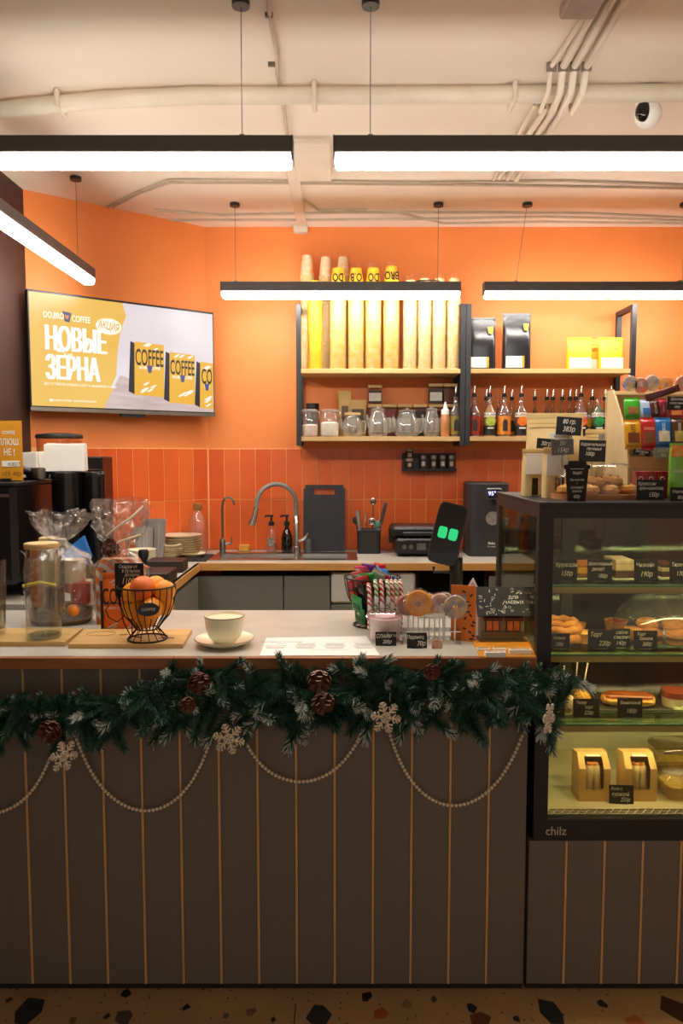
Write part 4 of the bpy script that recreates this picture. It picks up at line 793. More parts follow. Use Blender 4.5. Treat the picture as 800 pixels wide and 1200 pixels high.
# fruit basket
q = onbar(173, 749, ZBd); fb = thing('wire_fruit_basket', 'black wire footed basket with oval tag, full of oranges', 'basket', (q.x, q.y, ZBd)); rt = sz(67, q)/2; zr0 = P(173, 686, q.y).z-ZBd; zn = P(173, 736, q.y).z-ZBd
ring = lambda r, z, n=28: [(r*math.cos(2*PI*i/n), r*math.sin(2*PI*i/n), z) for i in range(n)]
rf, rn = sz(46, q)/2, sz(26, q)/2
prof_b = [(rt, zr0), (rt*.99, zr0*.85), (rt*.93, zr0*.66), (rt*.78, zr0*.46), (rt*.56, zr0*.33), (rn, zn)]
m_ = MB()
for k in range(22):
    a = 2*PI*k/22; m_.tube([(r*math.cos(a), r*math.sin(a), z) for r, z in prof_b], .0016, 5)
m_.build('wires', WIRE, fb)['kind'] = 'stuff'
m_ = MB()
for k in range(14): a = 2*PI*k/14; m_.tube([(rn*math.cos(a), rn*math.sin(a), zn), (rf*math.cos(a+.12), rf*math.sin(a+.12), .003)], .0014, 5)
m_.build('foot_wires', WIRE, fb)['kind'] = 'stuff'
for (nm, r, z, w_) in (('rim_ring', rt, zr0, .0026), ('foot_ring', rf, .003, .0026), ('neck_ring', rn, zn, .0022)): tube(nm, WIRE, ring(r, z), w_, fb, 6, True)
m_ = MB(); m_.lathe([(.0, .002), (.030, .002), (.030, 0), (0, 0)], 22, cap=False, sy=.62); o_ = m_.build('oval_tag', BLACKM, fb, (rt*.30, -rt*.99, zr0*.66), rot=(PI/2, 0, .3)); text('COFFEE', .011, CHALK, o_, (0, 0, .0025), (0, 0, 0))
orm = mat('f59a18', .42, var=.08, scale=10, bump=.15, bscale=260); orr = mat('ee7426', .42, var=.14, scale=8, bump=.15, bscale=260)
ro = .0315; om = MB().ball((0, 0, 0), ro, 22, k=12).mesh('orange', orm); om2 = MB().ball((0, 0, 0), ro*1.12, 22, k=12).mesh('orange', orr); nub = MB().lathe([(.004, 0), (.003, .002), (0, .002)], 8).mesh('stem_nub', mat('6a7a2c', .7))
for (x, y, z, k) in ((-.005, .0, zr0*.40, 0), (-.046, -.012, zr0*.60, 0), (.028, -.048, zr0*.62, 0), (.05, .02, zr0*.62, 0), (-.012, .048, zr0*.64, 0), (-.046, -.01, zr0*.86, 0), (.062, -.005, zr0*.90, 0), (.024, .03, zr0*.95, 0), (-.008, -.024, zr0*.97, 1)):
    o_ = link('orange', om2 if k else om, None, (q.x+x*.82*rt/.08, q.y+y*.82*rt/.08, ZBd+z), (.3, random.uniform(-1, 1), random.uniform(0, 6)))
    tag(o_, 'reddish blushed orange on top of the wire basket' if k else 'yellow-orange fruit lying in the black wire basket', 'orange', None if k else 'oranges in the wire basket'); link('stem_nub', nub, o_, (0, 0, (ro*1.12 if k else ro)-.001))
# cup and saucer
q = onbar(263, 756); rs = sz(71, q)/2; sc2 = thing('saucer', 'white saucer under the coffee cup', 'saucer', (q.x, q.y, ZT)); lathe('dish', CREAM, [(0, .004), (rs*.5, .004), (rs*.53, 0), (rs*.58, .003), (rs*.9, .014), (rs, .021), (rs*.985, .023), (rs*.88, .018), (rs*.5, .008), (0, .008)], sc2, n=40, cap=False); lathe('rim_line', mat('a8846a', .4), [(rs*1.001, .0205), (rs*1.004, .022), (rs*.985, .0235)], sc2, n=40, cap=False)
rc = sz(48, q)/2; hc = P(263, 719, q.y).z-ZT-.010; cu = thing('coffee_cup', 'white handleless coffee cup full of milky foam', 'cup', (q.x+.001, q.y, ZT+.009))
hc *= .96
lathe('bowl', CREAM, [(0, .0), (rc*.52, 0), (rc*.56, .004), (rc*.78, hc*.22), (rc*.93, hc*.55), (rc, hc*.97), (rc*.985, hc), (rc*.955, hc*.97), (rc*.88, hc*.55), (rc*.7, hc*.22), (0, .012)], cu, n=36, cap=False); lathe('rim_line', mat('a8846a', .4), [(rc*1.002, hc*.965), (rc*1.0, hc*.995), (rc*.98, hc*1.002)], cu, n=36, cap=False); lathe('milk_foam', mat('e8cfa8', .6, col2='f0e0c2', scale=14), [(rc*.94, hc*.90), (0, hc*.91)], cu, n=32, cap=False)
# menu sheet
a, b, c, d = onbar(312, 748), onbar(429, 746), onbar(445, 768.5), onbar(304, 769); ctr = (a+b+c+d)/4; mn = thing('menu_sheet', 'white laminated menu sheet lying at the counter front', 'menu', (ctr.x, ctr.y, ZT))
MB().prism([(p.x-ctr.x, p.y-ctr.y) for p in (d, c, b, a)], .0016).build('sheet', PAPER, mn); gy = mat('9a9894', .7); W_ = (b-a).length
for col in range(4):
    for row in range(5 if col else 3): box('text_line', gy, (-W_*.40+col*W_*.28, -.028+row*.013, .0018), (W_*(.16+.05*((row*7+col*3) % 3)/2), .003, .0006), mn)
text('DO.BRO COFFEE', .016, mat('5a5a86', .6), mn, (-W_*.36, .042, .0019), (0, 0, 0), bold=.008); text('меню', .012, mat('5a5a86', .6), mn, (-W_*.36, .024, .0019), (0, 0, 0)); text('НАПИТКИ', .010, gy, mn, (-W_*.0, -.045, .0019), (0, 0, 0)); text('ДЕСЕРТЫ', .010, gy, mn, (W_*.2, -.045, .0019), (0, 0, 0))
# candy basket
q = onbar(437, 739); q.y += .075; cbk = thing('wire_candy_basket', 'black wire footed basket heaped with chocolate bars', 'basket', (q.x, q.y, ZT)); rt = sz(66, q)/2; zr0 = P(437, 676, q.y).z-ZT; zn = P(437, 730, q.y).z-ZT; rf, rn = sz(44, q)/2, sz(22, q)/2
prof_b = [(rt, zr0), (rt*.97, zr0*.85), (rt*.88, zr0*.62), (rt*.70, zr0*.42), (rt*.48, zr0*.28), (rn, zn)]; m_ = MB()
for k in range(16): a = 2*PI*k/16; m_.tube([(r*math.cos(a), r*math.sin(a), z) for r, z in prof_b], .0018, 5)
m_.build('wires', WIRE, cbk)['kind'] = 'stuff'; m_ = MB()
for k in range(12): a = 2*PI*k/12; m_.tube([(rn*math.cos(a), rn*math.sin(a), zn), (rf*math.cos(a+.12), rf*math.sin(a+.12), .003)], .0015, 5)
m_.build('foot_wires', WIRE, cbk)['kind'] = 'stuff'
for (nm, r, z, w_) in (('rim_ring', rt, zr0, .0028), ('foot_ring', rf, .003, .0028), ('neck_ring', rn, zn, .0024)): tube(nm, WIRE, ring(r, z), w_, cbk, 6, True)
lathe('black_lining', mat('191516', .6), [(r*.93, z) for r, z in prof_b[1:]][::-1], cbk, n=18, cap=False)
def bar_mesh(L, w_, t, m, m2):
    mb = MB(); rings = []
    for f, tt, ww in ((0, .08, 1.02), (.07, .1, 1.0), (.09, .5, .95), (.2, 1, .97), (.8, 1, .97), (.91, .5, .95), (.93, .1, 1.0), (1, .08, 1.02)): rings.append([(p[0], p[1], p[2]) for p in ringse(w_*ww, t*tt, (f-.5)*L, 12, 3)])
    mb.loft(rings); return mb
def wrapper(name, label, c, L, w_, t, col, rot, col2=None, word=None, wc='f4efe4', cat='candy bar', group=None, ws=None, vert=False):
    o_ = bar_mesh(L, w_, t, None, None).build(name, mat(col, .3, var=.1, scale=25, bump=.25, bscale=50, coat=.3), None, c, rot=rot); tag(o_, label, cat, group)
    if col2: box('print_patch', mat(col2, .35, var=.25, scale=50), (0, -t/2-.0006, -L*.12), (w_*.66, .0012, L*.34), o_, b=.0004)
    if word: text(word, ws or w_*.42, mat(wc, .5), o_, (0, -t/2-.0018, L*.14 if col2 else 0), (PI/2, 0 if not vert else -PI/2, 0), sx=.75, bold=.01)
    return o_
g_ = 'chocolate bars in the wire basket'; zb = ZT+zr0
for (u, v, dy, L, w_, col, rot, c2, lb) in ((421, 682, -.05, .075, .03, 'b0241c', (.2, 1.2, .2), None, 'red foil bar lying on the rim of the wire basket'), (423, 674, .0, .08, .032, 'c4483a', (1.2, .9, .5), 'e8d8c8', 'brick red bar leaning over the basket rim'), (424, 668, .0, .09, .03, 'd8356a', (1.3, 1.0, .2), 'f0e0e0', 'pink bar with white print on the basket heap'), (430, 677, -.03, .10, .034, '2fa84a', (1.3, 1.1, .3), 'f0f0e8', 'green and white bar on the basket heap'), (433, 666, .03, .08, .03, '4a2a7a', (1.4, 1.3, .4), None, 'purple bar at the top of the basket heap'), (446, 665, .03, .10, .028, 'c8202a', (1.35, 1.25, .1), 'f4e8e8', 'red and white bar across the top of the heap'), (449, 672, .0, .085, .034, '3a8fe0', (1.3, 1.35, .1), 'd8ecf8', 'sky blue bar at the top of the heap'), (454, 679, -.03, .075, .032, 'a81a22', (1.3, 1.3, -.2), None, 'dark red bar at the right of the heap'), (462, 680, .01, .07, .03, '2a5aa8', (1.2, 1.2, -.4), None, 'navy bar at the far rim of the heap'), (420, 688, -.05, .12, .03, '1c1a1c', (1.4, 1.5, .05), 'c8c4bc', 'long black bar with silver print along the rim'), (428, 697, -.055, .10, .026, 'd0301e', (.2, 1.5, -.05), None, 'bright red bar along the basket side'), (440, 678, -.04, .07, .045, 'bdbab6', (.5, .5, 0), None, 'silver foil bar standing in the heap')):
    p = P(u, v, q.y+dy); wrapper('candy_bar', lb, p, L, w_, .014, col, rot, c2, group=g_)
for (u, v, col, rz, lb) in ((421, 718, '157a36', .2, 'dark green sweet packet with numbers seen between the wires'), (411, 704, '1f9a48', -.3, 'green sweet packet behind the basket wires'), (424, 738, '0', 0, '')):
    if col == '0': continue
    p = P(u, v, q.y); rr = rt*.72 if v > 710 else rt*.9; x = p.x-q.x; x = max(x, -rr*.62); yy = -math.sqrt(rr*rr-x*x)*.9; wrapper('sweet_packet', lb, (q.x+x, q.y+yy+.004, p.z), .062, .045, .008, col, (.35, .25, -.75), '0f5a2a', '41' if v > 710 else None)
# candy canes in a plastic bucket
q = onbar(452, 754); q.y += .042; pb = thing('plastic_bucket', 'small clear plastic bucket of pink and white sweets', 'bucket', (q.x, q.y, ZT)); r = sz(40, q)/2; h = P(452, 716, q.y).z-ZT
lathe('bucket', film('fefafa', .08, .12), [(r*.88, .001), (r*.92, .006), (r*1.0, h*.9)], pb, n=26, cap=False); lathe('sweets', mat('f6ece4', .7, col2='eccac8', scale=22, bump=.8, bscale=40), [(r*.85, .003), (r*.94, h*.78), (r*.5, h*.86), (0, h*.86)], pb, n=22); lathe('lid', film('fdf0f2', .16, .15), [(r*1.06, h*.84), (r*1.08, h*.88), (r*1.08, h*.97), (r*.98, h), (0, h)], pb, n=28); tube('handle', film('f8d8e0', .3), [(-r*1.07, 0, h*.9), (-r*1.12, -.01, h*.8), (-r*1.05, -.02, h*.72)], .002, pb)
cstripe = {}
def candy_mat(c): return wave_mat('f2eadc', c, 38)
yc = q.y+.066
bh = thing('cane_stand', 'clear acrylic stand holding the candy canes behind the bucket', 'stand', (P(458, 740, yc).x, yc, ZT)); zc_ = P(452, 702, yc).z-ZT; box('front_plate', film(k=.06), (0, 0, zc_/2), (.12, .003, zc_), bh); box('back_plate', film(k=.06), (0, .03, zc_/2), (.12, .003, zc_), bh); box('base', film(k=.1), (0, .015, .002), (.12, .05, .004), bh)
for k, (u, c, lb) in enumerate(((433, 'c8202a', 'red and white candy cane at the end beside the chocolate bars'), (441, '5f8a3a', 'green and white candy cane between two red ones'), (447.5, 'd0242c', 'red and white candy cane in the middle of the stand'), (455, '6a9440', 'green and white candy cane with long pale stripe'), (460, 'c02028', 'red and white candy cane between the green canes'), (465, '7a9a4a', 'pale green candy cane behind the last red one'), (470, 'b81c26', 'red and white candy cane at the end beside the lollipops'))):
    p = P(u, 700, yc); top = P(u, 684 if k else 688, yc).z; o_ = MB().tube([(0, 0, ZT+.012-top), (0, 0, -.014), (-.002, .0, -.004), (-.003, .006, .003), (-.003, .015, .004), (-.003, .022, -.003), (-.003, .023, -.014)], .0062, 8).build('candy_cane', candy_mat(c), None, (p.x, yc+.008, top)); tag(o_, lb, 'candy cane', 'candy canes'); box('wrapper_tag', PAPER, (0, -.007, -.05 if k % 2 else -.07), (.012, .002, .016), o_)
def chalk(label, u, v, wpx, hpx, lines, rz=0, dy=0, **kw):
    q = onbar(u, v); return sign(label, (q.x, q.y+dy, ZT), sz(wpx, q), sz(hpx, q)*1.02, lines, rz, **kw)
chalk('black chalk sign reading 200 before the plastic bucket', 452, 757, 25, 16, [('СЛАЙМ Ч', .32, 0, .68), ('200р', .32, .05, .28)]); chalk('black chalk sign reading 70 before the lollipop rack', 488.5, 760, 24, 18, [('Леденец', .28, -.1, .72), ('70р', .36, .2, .30)], rz=.05)
# lollipops in an acrylic rack
q = onbar(506, 756); lr = thing('lollipop_rack', 'clear acrylic rack of picture lollipops', 'rack', (q.x, q.y+.03, ZT)); zr = P(506, 742, q.y+.03).z-ZT; zr = P(506, 738, q.y+.03).z-ZT
for z in (zr*.35, zr): box('shelf_plate', film(k=.08), (0, 0, z), (.165, .05, .003), lr)
for s in (-1, 1): box('side_plate', film(k=.08), (s*.083, 0, zr/2), (.003, .05, zr), lr)
tube('edge_line', mat('d8d6cc', .3), [(-.083, -.026, zr), (.083, -.026, zr)], .0015, lr)
lolm = [mat('e07a1c', .35, col2='f0a82a', scale=30, coat=.5, key='l1'), mat('8a7a6a', .35, col2='d85a2a', scale=34, coat=.5, key='l2'), mat('b8342a', .35, col2='e8d8c0', scale=30, coat=.5, key='l3'), mat('5a6a9a', .35, col2='d8b060', scale=34, coat=.5, key='l4')]
def lolly(label, p, zbase, R, m, tilt=0, rz=0, group=None, wrap=True):
    t = thing('lollipop', label, 'lollipop', (p.x, p.y, zbase), rz, group); L = p.z-zbase
    tube('stick', WHITE, [(0, 0, 0), (0, 0, L-R*.6)], .0022, t); m_ = MB(); m_.lathe([(0, -.004), (R*.92, -.004), (R, -.001), (R, .001), (R*.92, .004), (0, .004)], 24, cap=False); o_ = m_.build('candy_disc', m, t, (0, 0, L), rot=(PI/2, 0, 0))
    m_ = MB(); m_.lathe([(0, .0045), (R*.22, .0045), (R*.2, .0055), (0, .0055)], 16, cap=False); m_.build('print', lolm[(lolm.index(m)+1) % 4] if m in lolm else m, o_)
    if wrap: m_ = MB(); m_.lathe([(0, -.008), (R*1.15, -.001), (R*1.15, .001), (0, .008)], 18, cap=False); m_.build('wrapper', film(k=.10, bump=1, bscale=60), t, (0, 0, L), rot=(PI/2, 0, 0))
    return t
for (u, v, dy, R, m, lb) in ((478, 709, .02, 13, 1, 'lollipop with brown and orange print at the rack end'), (490, 707, .005, 16, 0, 'large orange lollipop with a round face print'), (503, 708, .02, 12, 0, 'orange lollipop tucked behind the large one'), (515, 707, .01, 12, 2, 'red and white lollipop beside the orange flyer'), (521, 705, .03, 11, 3, 'bluish lollipop half behind the red and white one'), (533, 711, -.01, 14, 3, 'grey-blue lollipop in front of the orange flyer')):
    p = P(u, v, q.y+.03+dy*.8); lolly(lb, p, ZT+.001 if u < 530 else ZT+.001, sz(R, p), lolm[m])
for k, u in enumerate((484, 497, 509, 519)): p = P(u, 735, q.y+.045); tag(tube('paper_straw', WHITE, [(p.x, p.y, ZT+.002), (p.x, p.y, P(u, 712, p.y).z)], .0024), 'spare white lollipop stick standing in the acrylic rack', 'stick', 'spare sticks in the rack')
tag(MB().box((0, 0, .012), (.03, .004, .024)).build('photo_tag', mat('a8483a', .5, col2='e8c8b0', scale=60), None, tuple(onbar(512, 760))), 'tiny picture tag standing before the lollipop rack', 'tag')
# orange flyer with black pattern and white triangle card
q = onbar(541, 754); fy = thing('orange_flyer', 'orange standing flyer with black leaf pattern beside the tip house', 'flyer', (q.x+.008, q.y+.03, ZT), -.35); h = P(541, 686, q.y+.03).z-ZT; w_ = sz(26, q)*1.15
b_ = box('card', mat('df7a20', .5, var=.05), (0, 0, h/2), (w_, .003, h), fy, rot=None); 
for k in range(15): box('leaf_print', mat('1c1714', .6), (random.uniform(.05, .45)*w_ if k < 12 else random.uniform(-.4, .4)*w_, -.0022, h*(.05+.06*k)), (.010, .001, .005), fy, rot=(0, random.uniform(-1, 1), 0))
box('photo', mat('b8a08a', .5, col2='6a7a8a', scale=40), (-w_*.12, -.0022, h*.68), (w_*.5, .001, h*.32), fy); box('stand_leg', mat('c86a1a', .5), (0, .02, h*.3), (w_*.5, .003, h*.62), fy, rot=(.12, 0, 0))
q2 = onbar(555, 752); wt_ = thing('white_tent_card', 'white pointed card standing behind the orange flyer', 'card', (P(554, 700, q.y+.07).x, q.y+.072, ZT), -.45); 
m_ = MB(); y_ = q.y+.07; hh = P(541, 677, y_).z-ZT
m_.prism([(-.035, 0), (.03, 0), (.052, hh*.45), (.0, hh), (-.03, hh*.72)], .003); m_.build('card', PAPER, wt_, rot=(PI/2, 0, 0)); tube('outline', mat('3a3a3c', .6), [(-.018, -.0045, hh*.72), (.0, -.0045, hh*.92), (.018, -.0045, hh*.72)], .0012, wt_, 4, True)
# tip house
q = onbar(584, 752); yh = q.y+.04; th_ = thing('tip_house', 'small house-shaped tip box with black doodled roof', 'tip box', (P(585, 740, yh).x, yh, ZT)); w_ = .126; zr = P(580, 718, yh-.03).z-ZT; zt2 = P(580, 688, yh+.03).z-ZT; dp = .085
box('walls', mat('8a7a5e', .6, var=.08), (0, 0, zr/2+.004), (w_, dp, zr-.006), th_); box('base_plate', mat('6a5a44', .6), (0, -.004, .004), (w_+.012, dp+.02, .008), th_)
rfm = mat('1b1a1d', .55, var=.05); sl = math.hypot(dp/2+.014, zt2-zr+.008)*1.02; ang = math.atan2(zt2-zr+.008, dp/2+.014)
rfo = MB().box((0, 0, 0), (w_+.026, sl, .004)).build('roof_front', rfm, th_, (0, -(dp/2+.014)/2, (zr+zt2)/2), rot=(ang, 0, 0)); MB().box((0, 0, 0), (w_+.026, sl, .004)).build('roof_back', rfm, th_, (0, (dp/2+.014)/2, (zr+zt2)/2), rot=(-ang, 0, 0))
text('ДЛЯ', .014, CHALK, rfo, (.034, .012, .0028), (0, 0, 0), bold=.01); text('ЧАЕВЫХ', .014, CHALK, rfo, (.034, -.004, .0028), (0, 0, 0), bold=.01)
rr_ = random.Random(4)
for k in range(46):
    x, y = rr_.uniform(-.068, .070), rr_.uniform(-sl/2+.004, sl/2-.004)
    if x > .008 and -.014 < y < .022: continue
    if k % 3: rfo2 = MB().box((0, 0, 0), (rr_.uniform(.004, .010), .0018, .0006), rz=rr_.uniform(0, 3)).build('doodle', CHALK, rfo, (x, y, .0026))
    else: MB().tube([(.0045*math.cos(a*PI/4), .0035*math.sin(a*PI/4), 0) for a in range(8)], .0006, 3, closed=True).build('doodle', CHALK, rfo, (x, y, .0026))
for (x, w2) in ((-.030, .042), (.030, .042)):
    f = box('window_frame', mat('2a1a12', .5), (x, -dp/2-.001, zr*.60), (w2, .006, zr*.44), th_)
    for s in (-1, 1): box('pane', mat('d98a3a', .3, col2='b8481e', scale=30), (x+s*w2*.23, -dp/2-.0048, zr*.60), (w2*.38, .001, zr*.36), f)
    box('awning', mat('4a1f14', .6), (x, -dp/2-.008, zr*.86), (w2+.012, .016, .008), th_, rot=(.5, 0, 0))
box('ledge', mat('5c4c38', .6), (0, -dp/2-.004, zr*.30), (w_, .008, .012), th_)
# orange game tray with cards
a, b, c, d = onbar(553, 752), onbar(617, 748), onbar(628, 771), onbar(562, 771); ctr = (a+b+c+d)/4
gt = thing('card_tray', 'flat orange tray of business cards at the counter corner', 'tray', (ctr.x, ctr.y, ZT)); MB().prism([(p.x-ctr.x, p.y-ctr.y) for p in (d, c, b, a)], .004).build('tray', mat('e09428', .45, var=.1), gt)
for k, (u, v, w2, lb) in enumerate(((566, 762, 15, 0), (585, 762, 15, 0), (580, 768.5, 24, 1), (609, 765.5, 26, 1))):
    p = onbar(u, v, ZT+.0045); cd_ = thing('business_cards', ('pile of printed cards at the tray front' if k == 2 else 'thick pile of printed cards at the tray corner' if k == 3 else 'thin pile of pale cards at the tray back'), 'cards', (p.x, p.y, ZT+.0042), 0, 'card piles' if k < 2 else None); hh = .012 if lb else .006
    box('pile', PAPER, (0, 0, hh/2), (sz(w2, p), .022 if lb else .016, hh), cd_); box('top_print', mat('b86a2a', .5, col2='f0e6d2', scale=50) if lb else gy, (0, .003, hh+.0003), (sz(w2, p)*.86, .010, .0006), cd_)
# payment terminal on a post
yp = 2.56; px = P(522, 660, yp).x; pt = thing('payment_terminal', 'phone-like payment terminal with two green squares on a black post', 'payment terminal', (px, yp-.02, ZT)); zz = lambda v: P(520, v, yp).z-ZT
tube('post', BLACK, [(.034, .0, .004), (.034, 0, zz(652))], .021, pt, 14); lathe('foot', BLACK, [(.05, 0), (.05, .006), (.02, .01)], pt, (.034, 0, 0), 20)
ph = (zz(590)-zz(658)); hd = Matrix.Translation((0.0, -.02, (zz(590)+zz(658))/2)) @ Euler((-.25, .24, -.1)).to_matrix().to_4x4()
head = bpy.data.objects.new('terminal_head', MB().loft([ringse(.100, ph*1.05, z, 28, 7) for z in (-.007, .007)], sm=False).mesh('terminal_head', mat('3a3836', .3, .4))); COL.objects.link(head); head.parent = pt; head.matrix_local = hd @ Matrix.Rotation(PI/2, 4, 'X')
MB().loft([ringse(.095, ph*1.02, z, 28, 7) for z in (.007, .0078)], sm=False).build('glass_front', mat('111113', .12, var=.02), head)
for s in (-1, 1): MB().loft([ringse(.030, .040, z, 24, 4.5) for z in (.0079, .0084)], sm=False).build('green_square', mat('22d07a', .3, var=0, emit=.8), head, (s*.018, .0, 0))
box('holder', BLACKM, (.018, .02, zz(640)), (.05, .05, .07), pt, b=.006); tube('bracket', BLACK, [(-.045, -.018, zz(662)), (-.045, -.018, zz(668)), (.01, -.018, zz(669)), (.012, -.018, zz(661))], .005, pt)
wb2 = thing('router_box', 'white box lying on the dark shelf behind the payment terminal', 'box', (P(503, 690, 2.52).x, 2.50, ZT)); box('case', WHITE, (0, 0, .014), (.085, .06, .026), wb2, b=.004)
tube('cable', WHITE, [(-.06, 0, .02), (-.02, -.01, .045), (.03, -.015, .055), (.06, 0, .045), (.075, .02, .02)], .0022, wb2)
pr = thing('receipt_printer', 'low dark receipt printer behind the tip house', 'printer', (.452, 2.42, ZT)); box('body', mat('2a2a2e', .35), (0, 0, .045), (.13, .11, .09), pr, b=.008); box('lid', mat('44444a', .2), (0, -.01, .096), (.125, .085, .012), pr, b=.004)
# ================================================================ glass pastry case
CX0, CX1, CY0, CY1, CZ0, CZ1 = .5275, 1.46, 2.0, 2.55, .4365, 1.372
cf_ = mat('191514', .5, var=.05); cfs = mat('2a1d1a', .5, var=.05)
dc = thing('display_case', 'black framed glass pastry case on the panelled base', 'display case', ((CX0+CX1)/2, (CY0+CY1)/2, CZ0)); mx_, my_ = (CX0+CX1)/2, (CY0+CY1)/2
def cbox(nm, m, x0, x1, y0, y1, z0, z1, b=0): return box(nm, m, ((x0+x1)/2-mx_, (y0+y1)/2-my_, (z0+z1)/2-CZ0), (x1-x0, y1-y0, z1-z0), dc, b=b)
cbox('side_skirt', cf_, CX0, CX0+.005, CY0+.03, CY1-.035, CZ0+.04, .90); cbox('top_frame', cf_, CX0, CX1, CY0, CY1, CZ1-.012, CZ1, .001); cbox('front_top_rail', cf_, CX0, CX1, CY0, CY0+.03, CZ1-.043, CZ1-.012); cbox('side_top_rail', cfs, CX0, CX0+.02, CY0+.03, CY1, CZ1-.043, CZ1-.012); cbox('side_top_rail', cf_, CX1-.02, CX1, CY0+.03, CY1, CZ1-.043, CZ1-.012)
cbox('base', cf_, CX0, CX1, CY0+.03, CY1, CZ0, CZ0+.040, .001); cbox('front_bottom_rail', cf_, CX0, CX1, CY0, CY0+.03, CZ0, CZ0+.062, .002); 
for (x0, x1, y0, y1) in ((CX0, CX0+.039, CY0, CY0+.03), (CX1-.039, CX1, CY0, CY0+.03), (CX0, CX0+.022, CY1-.035, CY1), (CX1-.022, CX1, CY1-.035, CY1)): cbox('post', cf_, x0, x1, y0, y1, CZ0+.062, CZ1-.043)
pane = film('e9e4d2', .012, ior=1.3); cbox('front_glass', pane, CX0+.039, CX1-.039, CY0+.012, CY0+.016, CZ0+.062, CZ1-.043); cbox('side_glass', pane, CX0+.006, CX0+.009, CY0+.03, CY1-.035, CZ0+.062, CZ1-.043); cbox('side_glass', pane, CX1-.009, CX1-.006, CY0+.03, CY1-.035, CZ0+.062, CZ1-.043)
bk = film('9a917c', .07, .08); cbox('sliding_door', bk, CX0+.022, (CX0+CX1)/2+.02, CY1-.02, CY1-.016, CZ0+.062, CZ1-.043); cbox('sliding_door', bk, (CX0+CX1)/2-.02, CX1-.022, CY1-.012, CY1-.008, CZ0+.062, CZ1-.043); cbox('door_stile', mat('2c2822', .5), (CX0+CX1)/2-.25, (CX0+CX1)/2-.21, CY1-.03, CY1-.022, CZ0+.062, CZ1-.043)
ZD = P(700, 945, 2.09).z; cbox('deck', mat('cbc39a', .45, var=.05), CX0+.012, CX1-.012, CY0+.075, CY1-.045, CZ0+.040, ZD); cbox('well_back', mat('c4bfa2', .5, var=.05), CX0+.022, CX1-.022, CY1-.042, CY1-.034, CZ0+.04, ZD+.135); cbox('well_vent', mat('55503f', .5), CX0+.04, CX1-.04, CY1-.046, CY1-.043, ZD+.110, ZD+.130); 
led = mat('fff0c8', .5, var=0, emit=42, key='led')
SH = []
for v in (685, 766, 848):
    z = P(700, v, 2.065).z; SH.append(z); cbox('glass_shelf', film('d3e6d8', .03, ior=1.3), CX0+.014, CX1-.014, 2.066, 2.44, z-.006, z); cbox('shelf_edge', GREENGLASS, CX0+.014, CX1-.014, 2.062, 2.066, z-.006, z)
    cbox('shelf_rail', mat('ece2c0', .4, var=.04), CX0+.014, CX1-.014, 2.068, 2.088, z-.025, z-.008); cbox('rail_lip', mat('b8ae8a', .4, var=.05), CX0+.014, CX1-.014, 2.068, 2.108, z-.0085, z-.0065); cbox('led_strip', led, CX0+.05, CX1-.05, 2.089, 2.099, z-.015, z-.010)
cbox('led_strip', led, CX0+.05, CX1-.05, CY0+.032, CY0+.04, CZ1-.022, CZ1-.016)
# vent grille along the deck front
cbox('vent_bed', mat('1a1612', .6), CX0+.03, CX1-.03, CY0+.031, CY0+.073, CZ0+.040, ZD-.006)
gm = MB(); k = 0; zg = ZD-.003
for r in range(3):
    for i in range(40):
        x = CX0+.05+i*.023+(r % 2)*.0115-mx_
        if x+mx_ < CX1-.05: gm.box((x, CY0+.037+r*.014-my_, zg-CZ0), (.020, .0034, .004)); gm.box((x+.0115, CY0+.044+r*.014-my_, zg-CZ0), (.0026, .014, .004), rz=-.6)
gm.build('vent_grille', mat('ded6b8', .45), dc)['kind'] = 'stuff'
text('chilz', .034, mat('b9b0a2', .4), dc, (P(651, 975, 2.0).x-mx_, CY0-my_-.0012, P(651, 974, 2.0).z-CZ0), bold=.008, sx=.95)
box('hinge_cap', BLACK, (CX0+.02-mx_, .24, CZ1-CZ0-.03), (.01, .03, .02), dc)
# ---- goods in the case
def oncase(u, z, y): p = P(u, 700, y); return Vector((p.x, y, z))
def csign(label, u, vt, vb, z, y, wpx, lines, rz=0): 
    p = oncase(u, z, y); s = y/FPX; return sign(label, p, wpx*s, (vb-vt)*s*1.03, lines, rz, .08, clip=mat('cfc8a8', .4))
Y1 = 2.115
csign('black chalk sign reading 150 on the top glass shelf', 663, 656, 682, SH[0], Y1, 25, [('Круассан', .22, 0, .72), ('150р', .26, 0, .34)]); csign('black chalk sign about a croissant in three lines on the top glass shelf', 702, 657, 682, SH[0], Y1, 29, [('Шоколадный', .18, 0, .80), ('десерт', .18, -.08, .56), ('180р', .22, .1, .24)]); csign('black chalk sign about cheesecake on the top glass shelf', 756, 657, 682, SH[0], Y1, 28, [('Чизкейк', .22, -.05, .74), ('190р', .28, 0, .32)]); csign('black chalk sign at the far end of the top glass shelf', 797, 657, 682, SH[0], Y1, 27, [('Тирамису', .20, 0, .76), ('170р', .24, 0, .34)])
slab_ = lambda nm, lb, u, z, y, d, m, cat, b=.003: tag(MB().box((0, 0, d[2]/2), d, b=b).build(nm, m, None, tuple(oncase(u, z, y))), lb, cat)
def cake_slice(label, u, z, y, w_, d, layers):
    t = thing('cake_slice', label, 'cake', oncase(u, z, y)); box('tray', mat('d8cfae', .4), (0, 0, .002), (w_+.014, d+.014, .004), t); zz = .004
    for (c, h) in layers: box('layer', mat(c, .8, var=.12, scale=60, bump=.4, bscale=120), (0, 0, zz+h/2), (w_, d, h), t, b=.002); zz += h
    return t
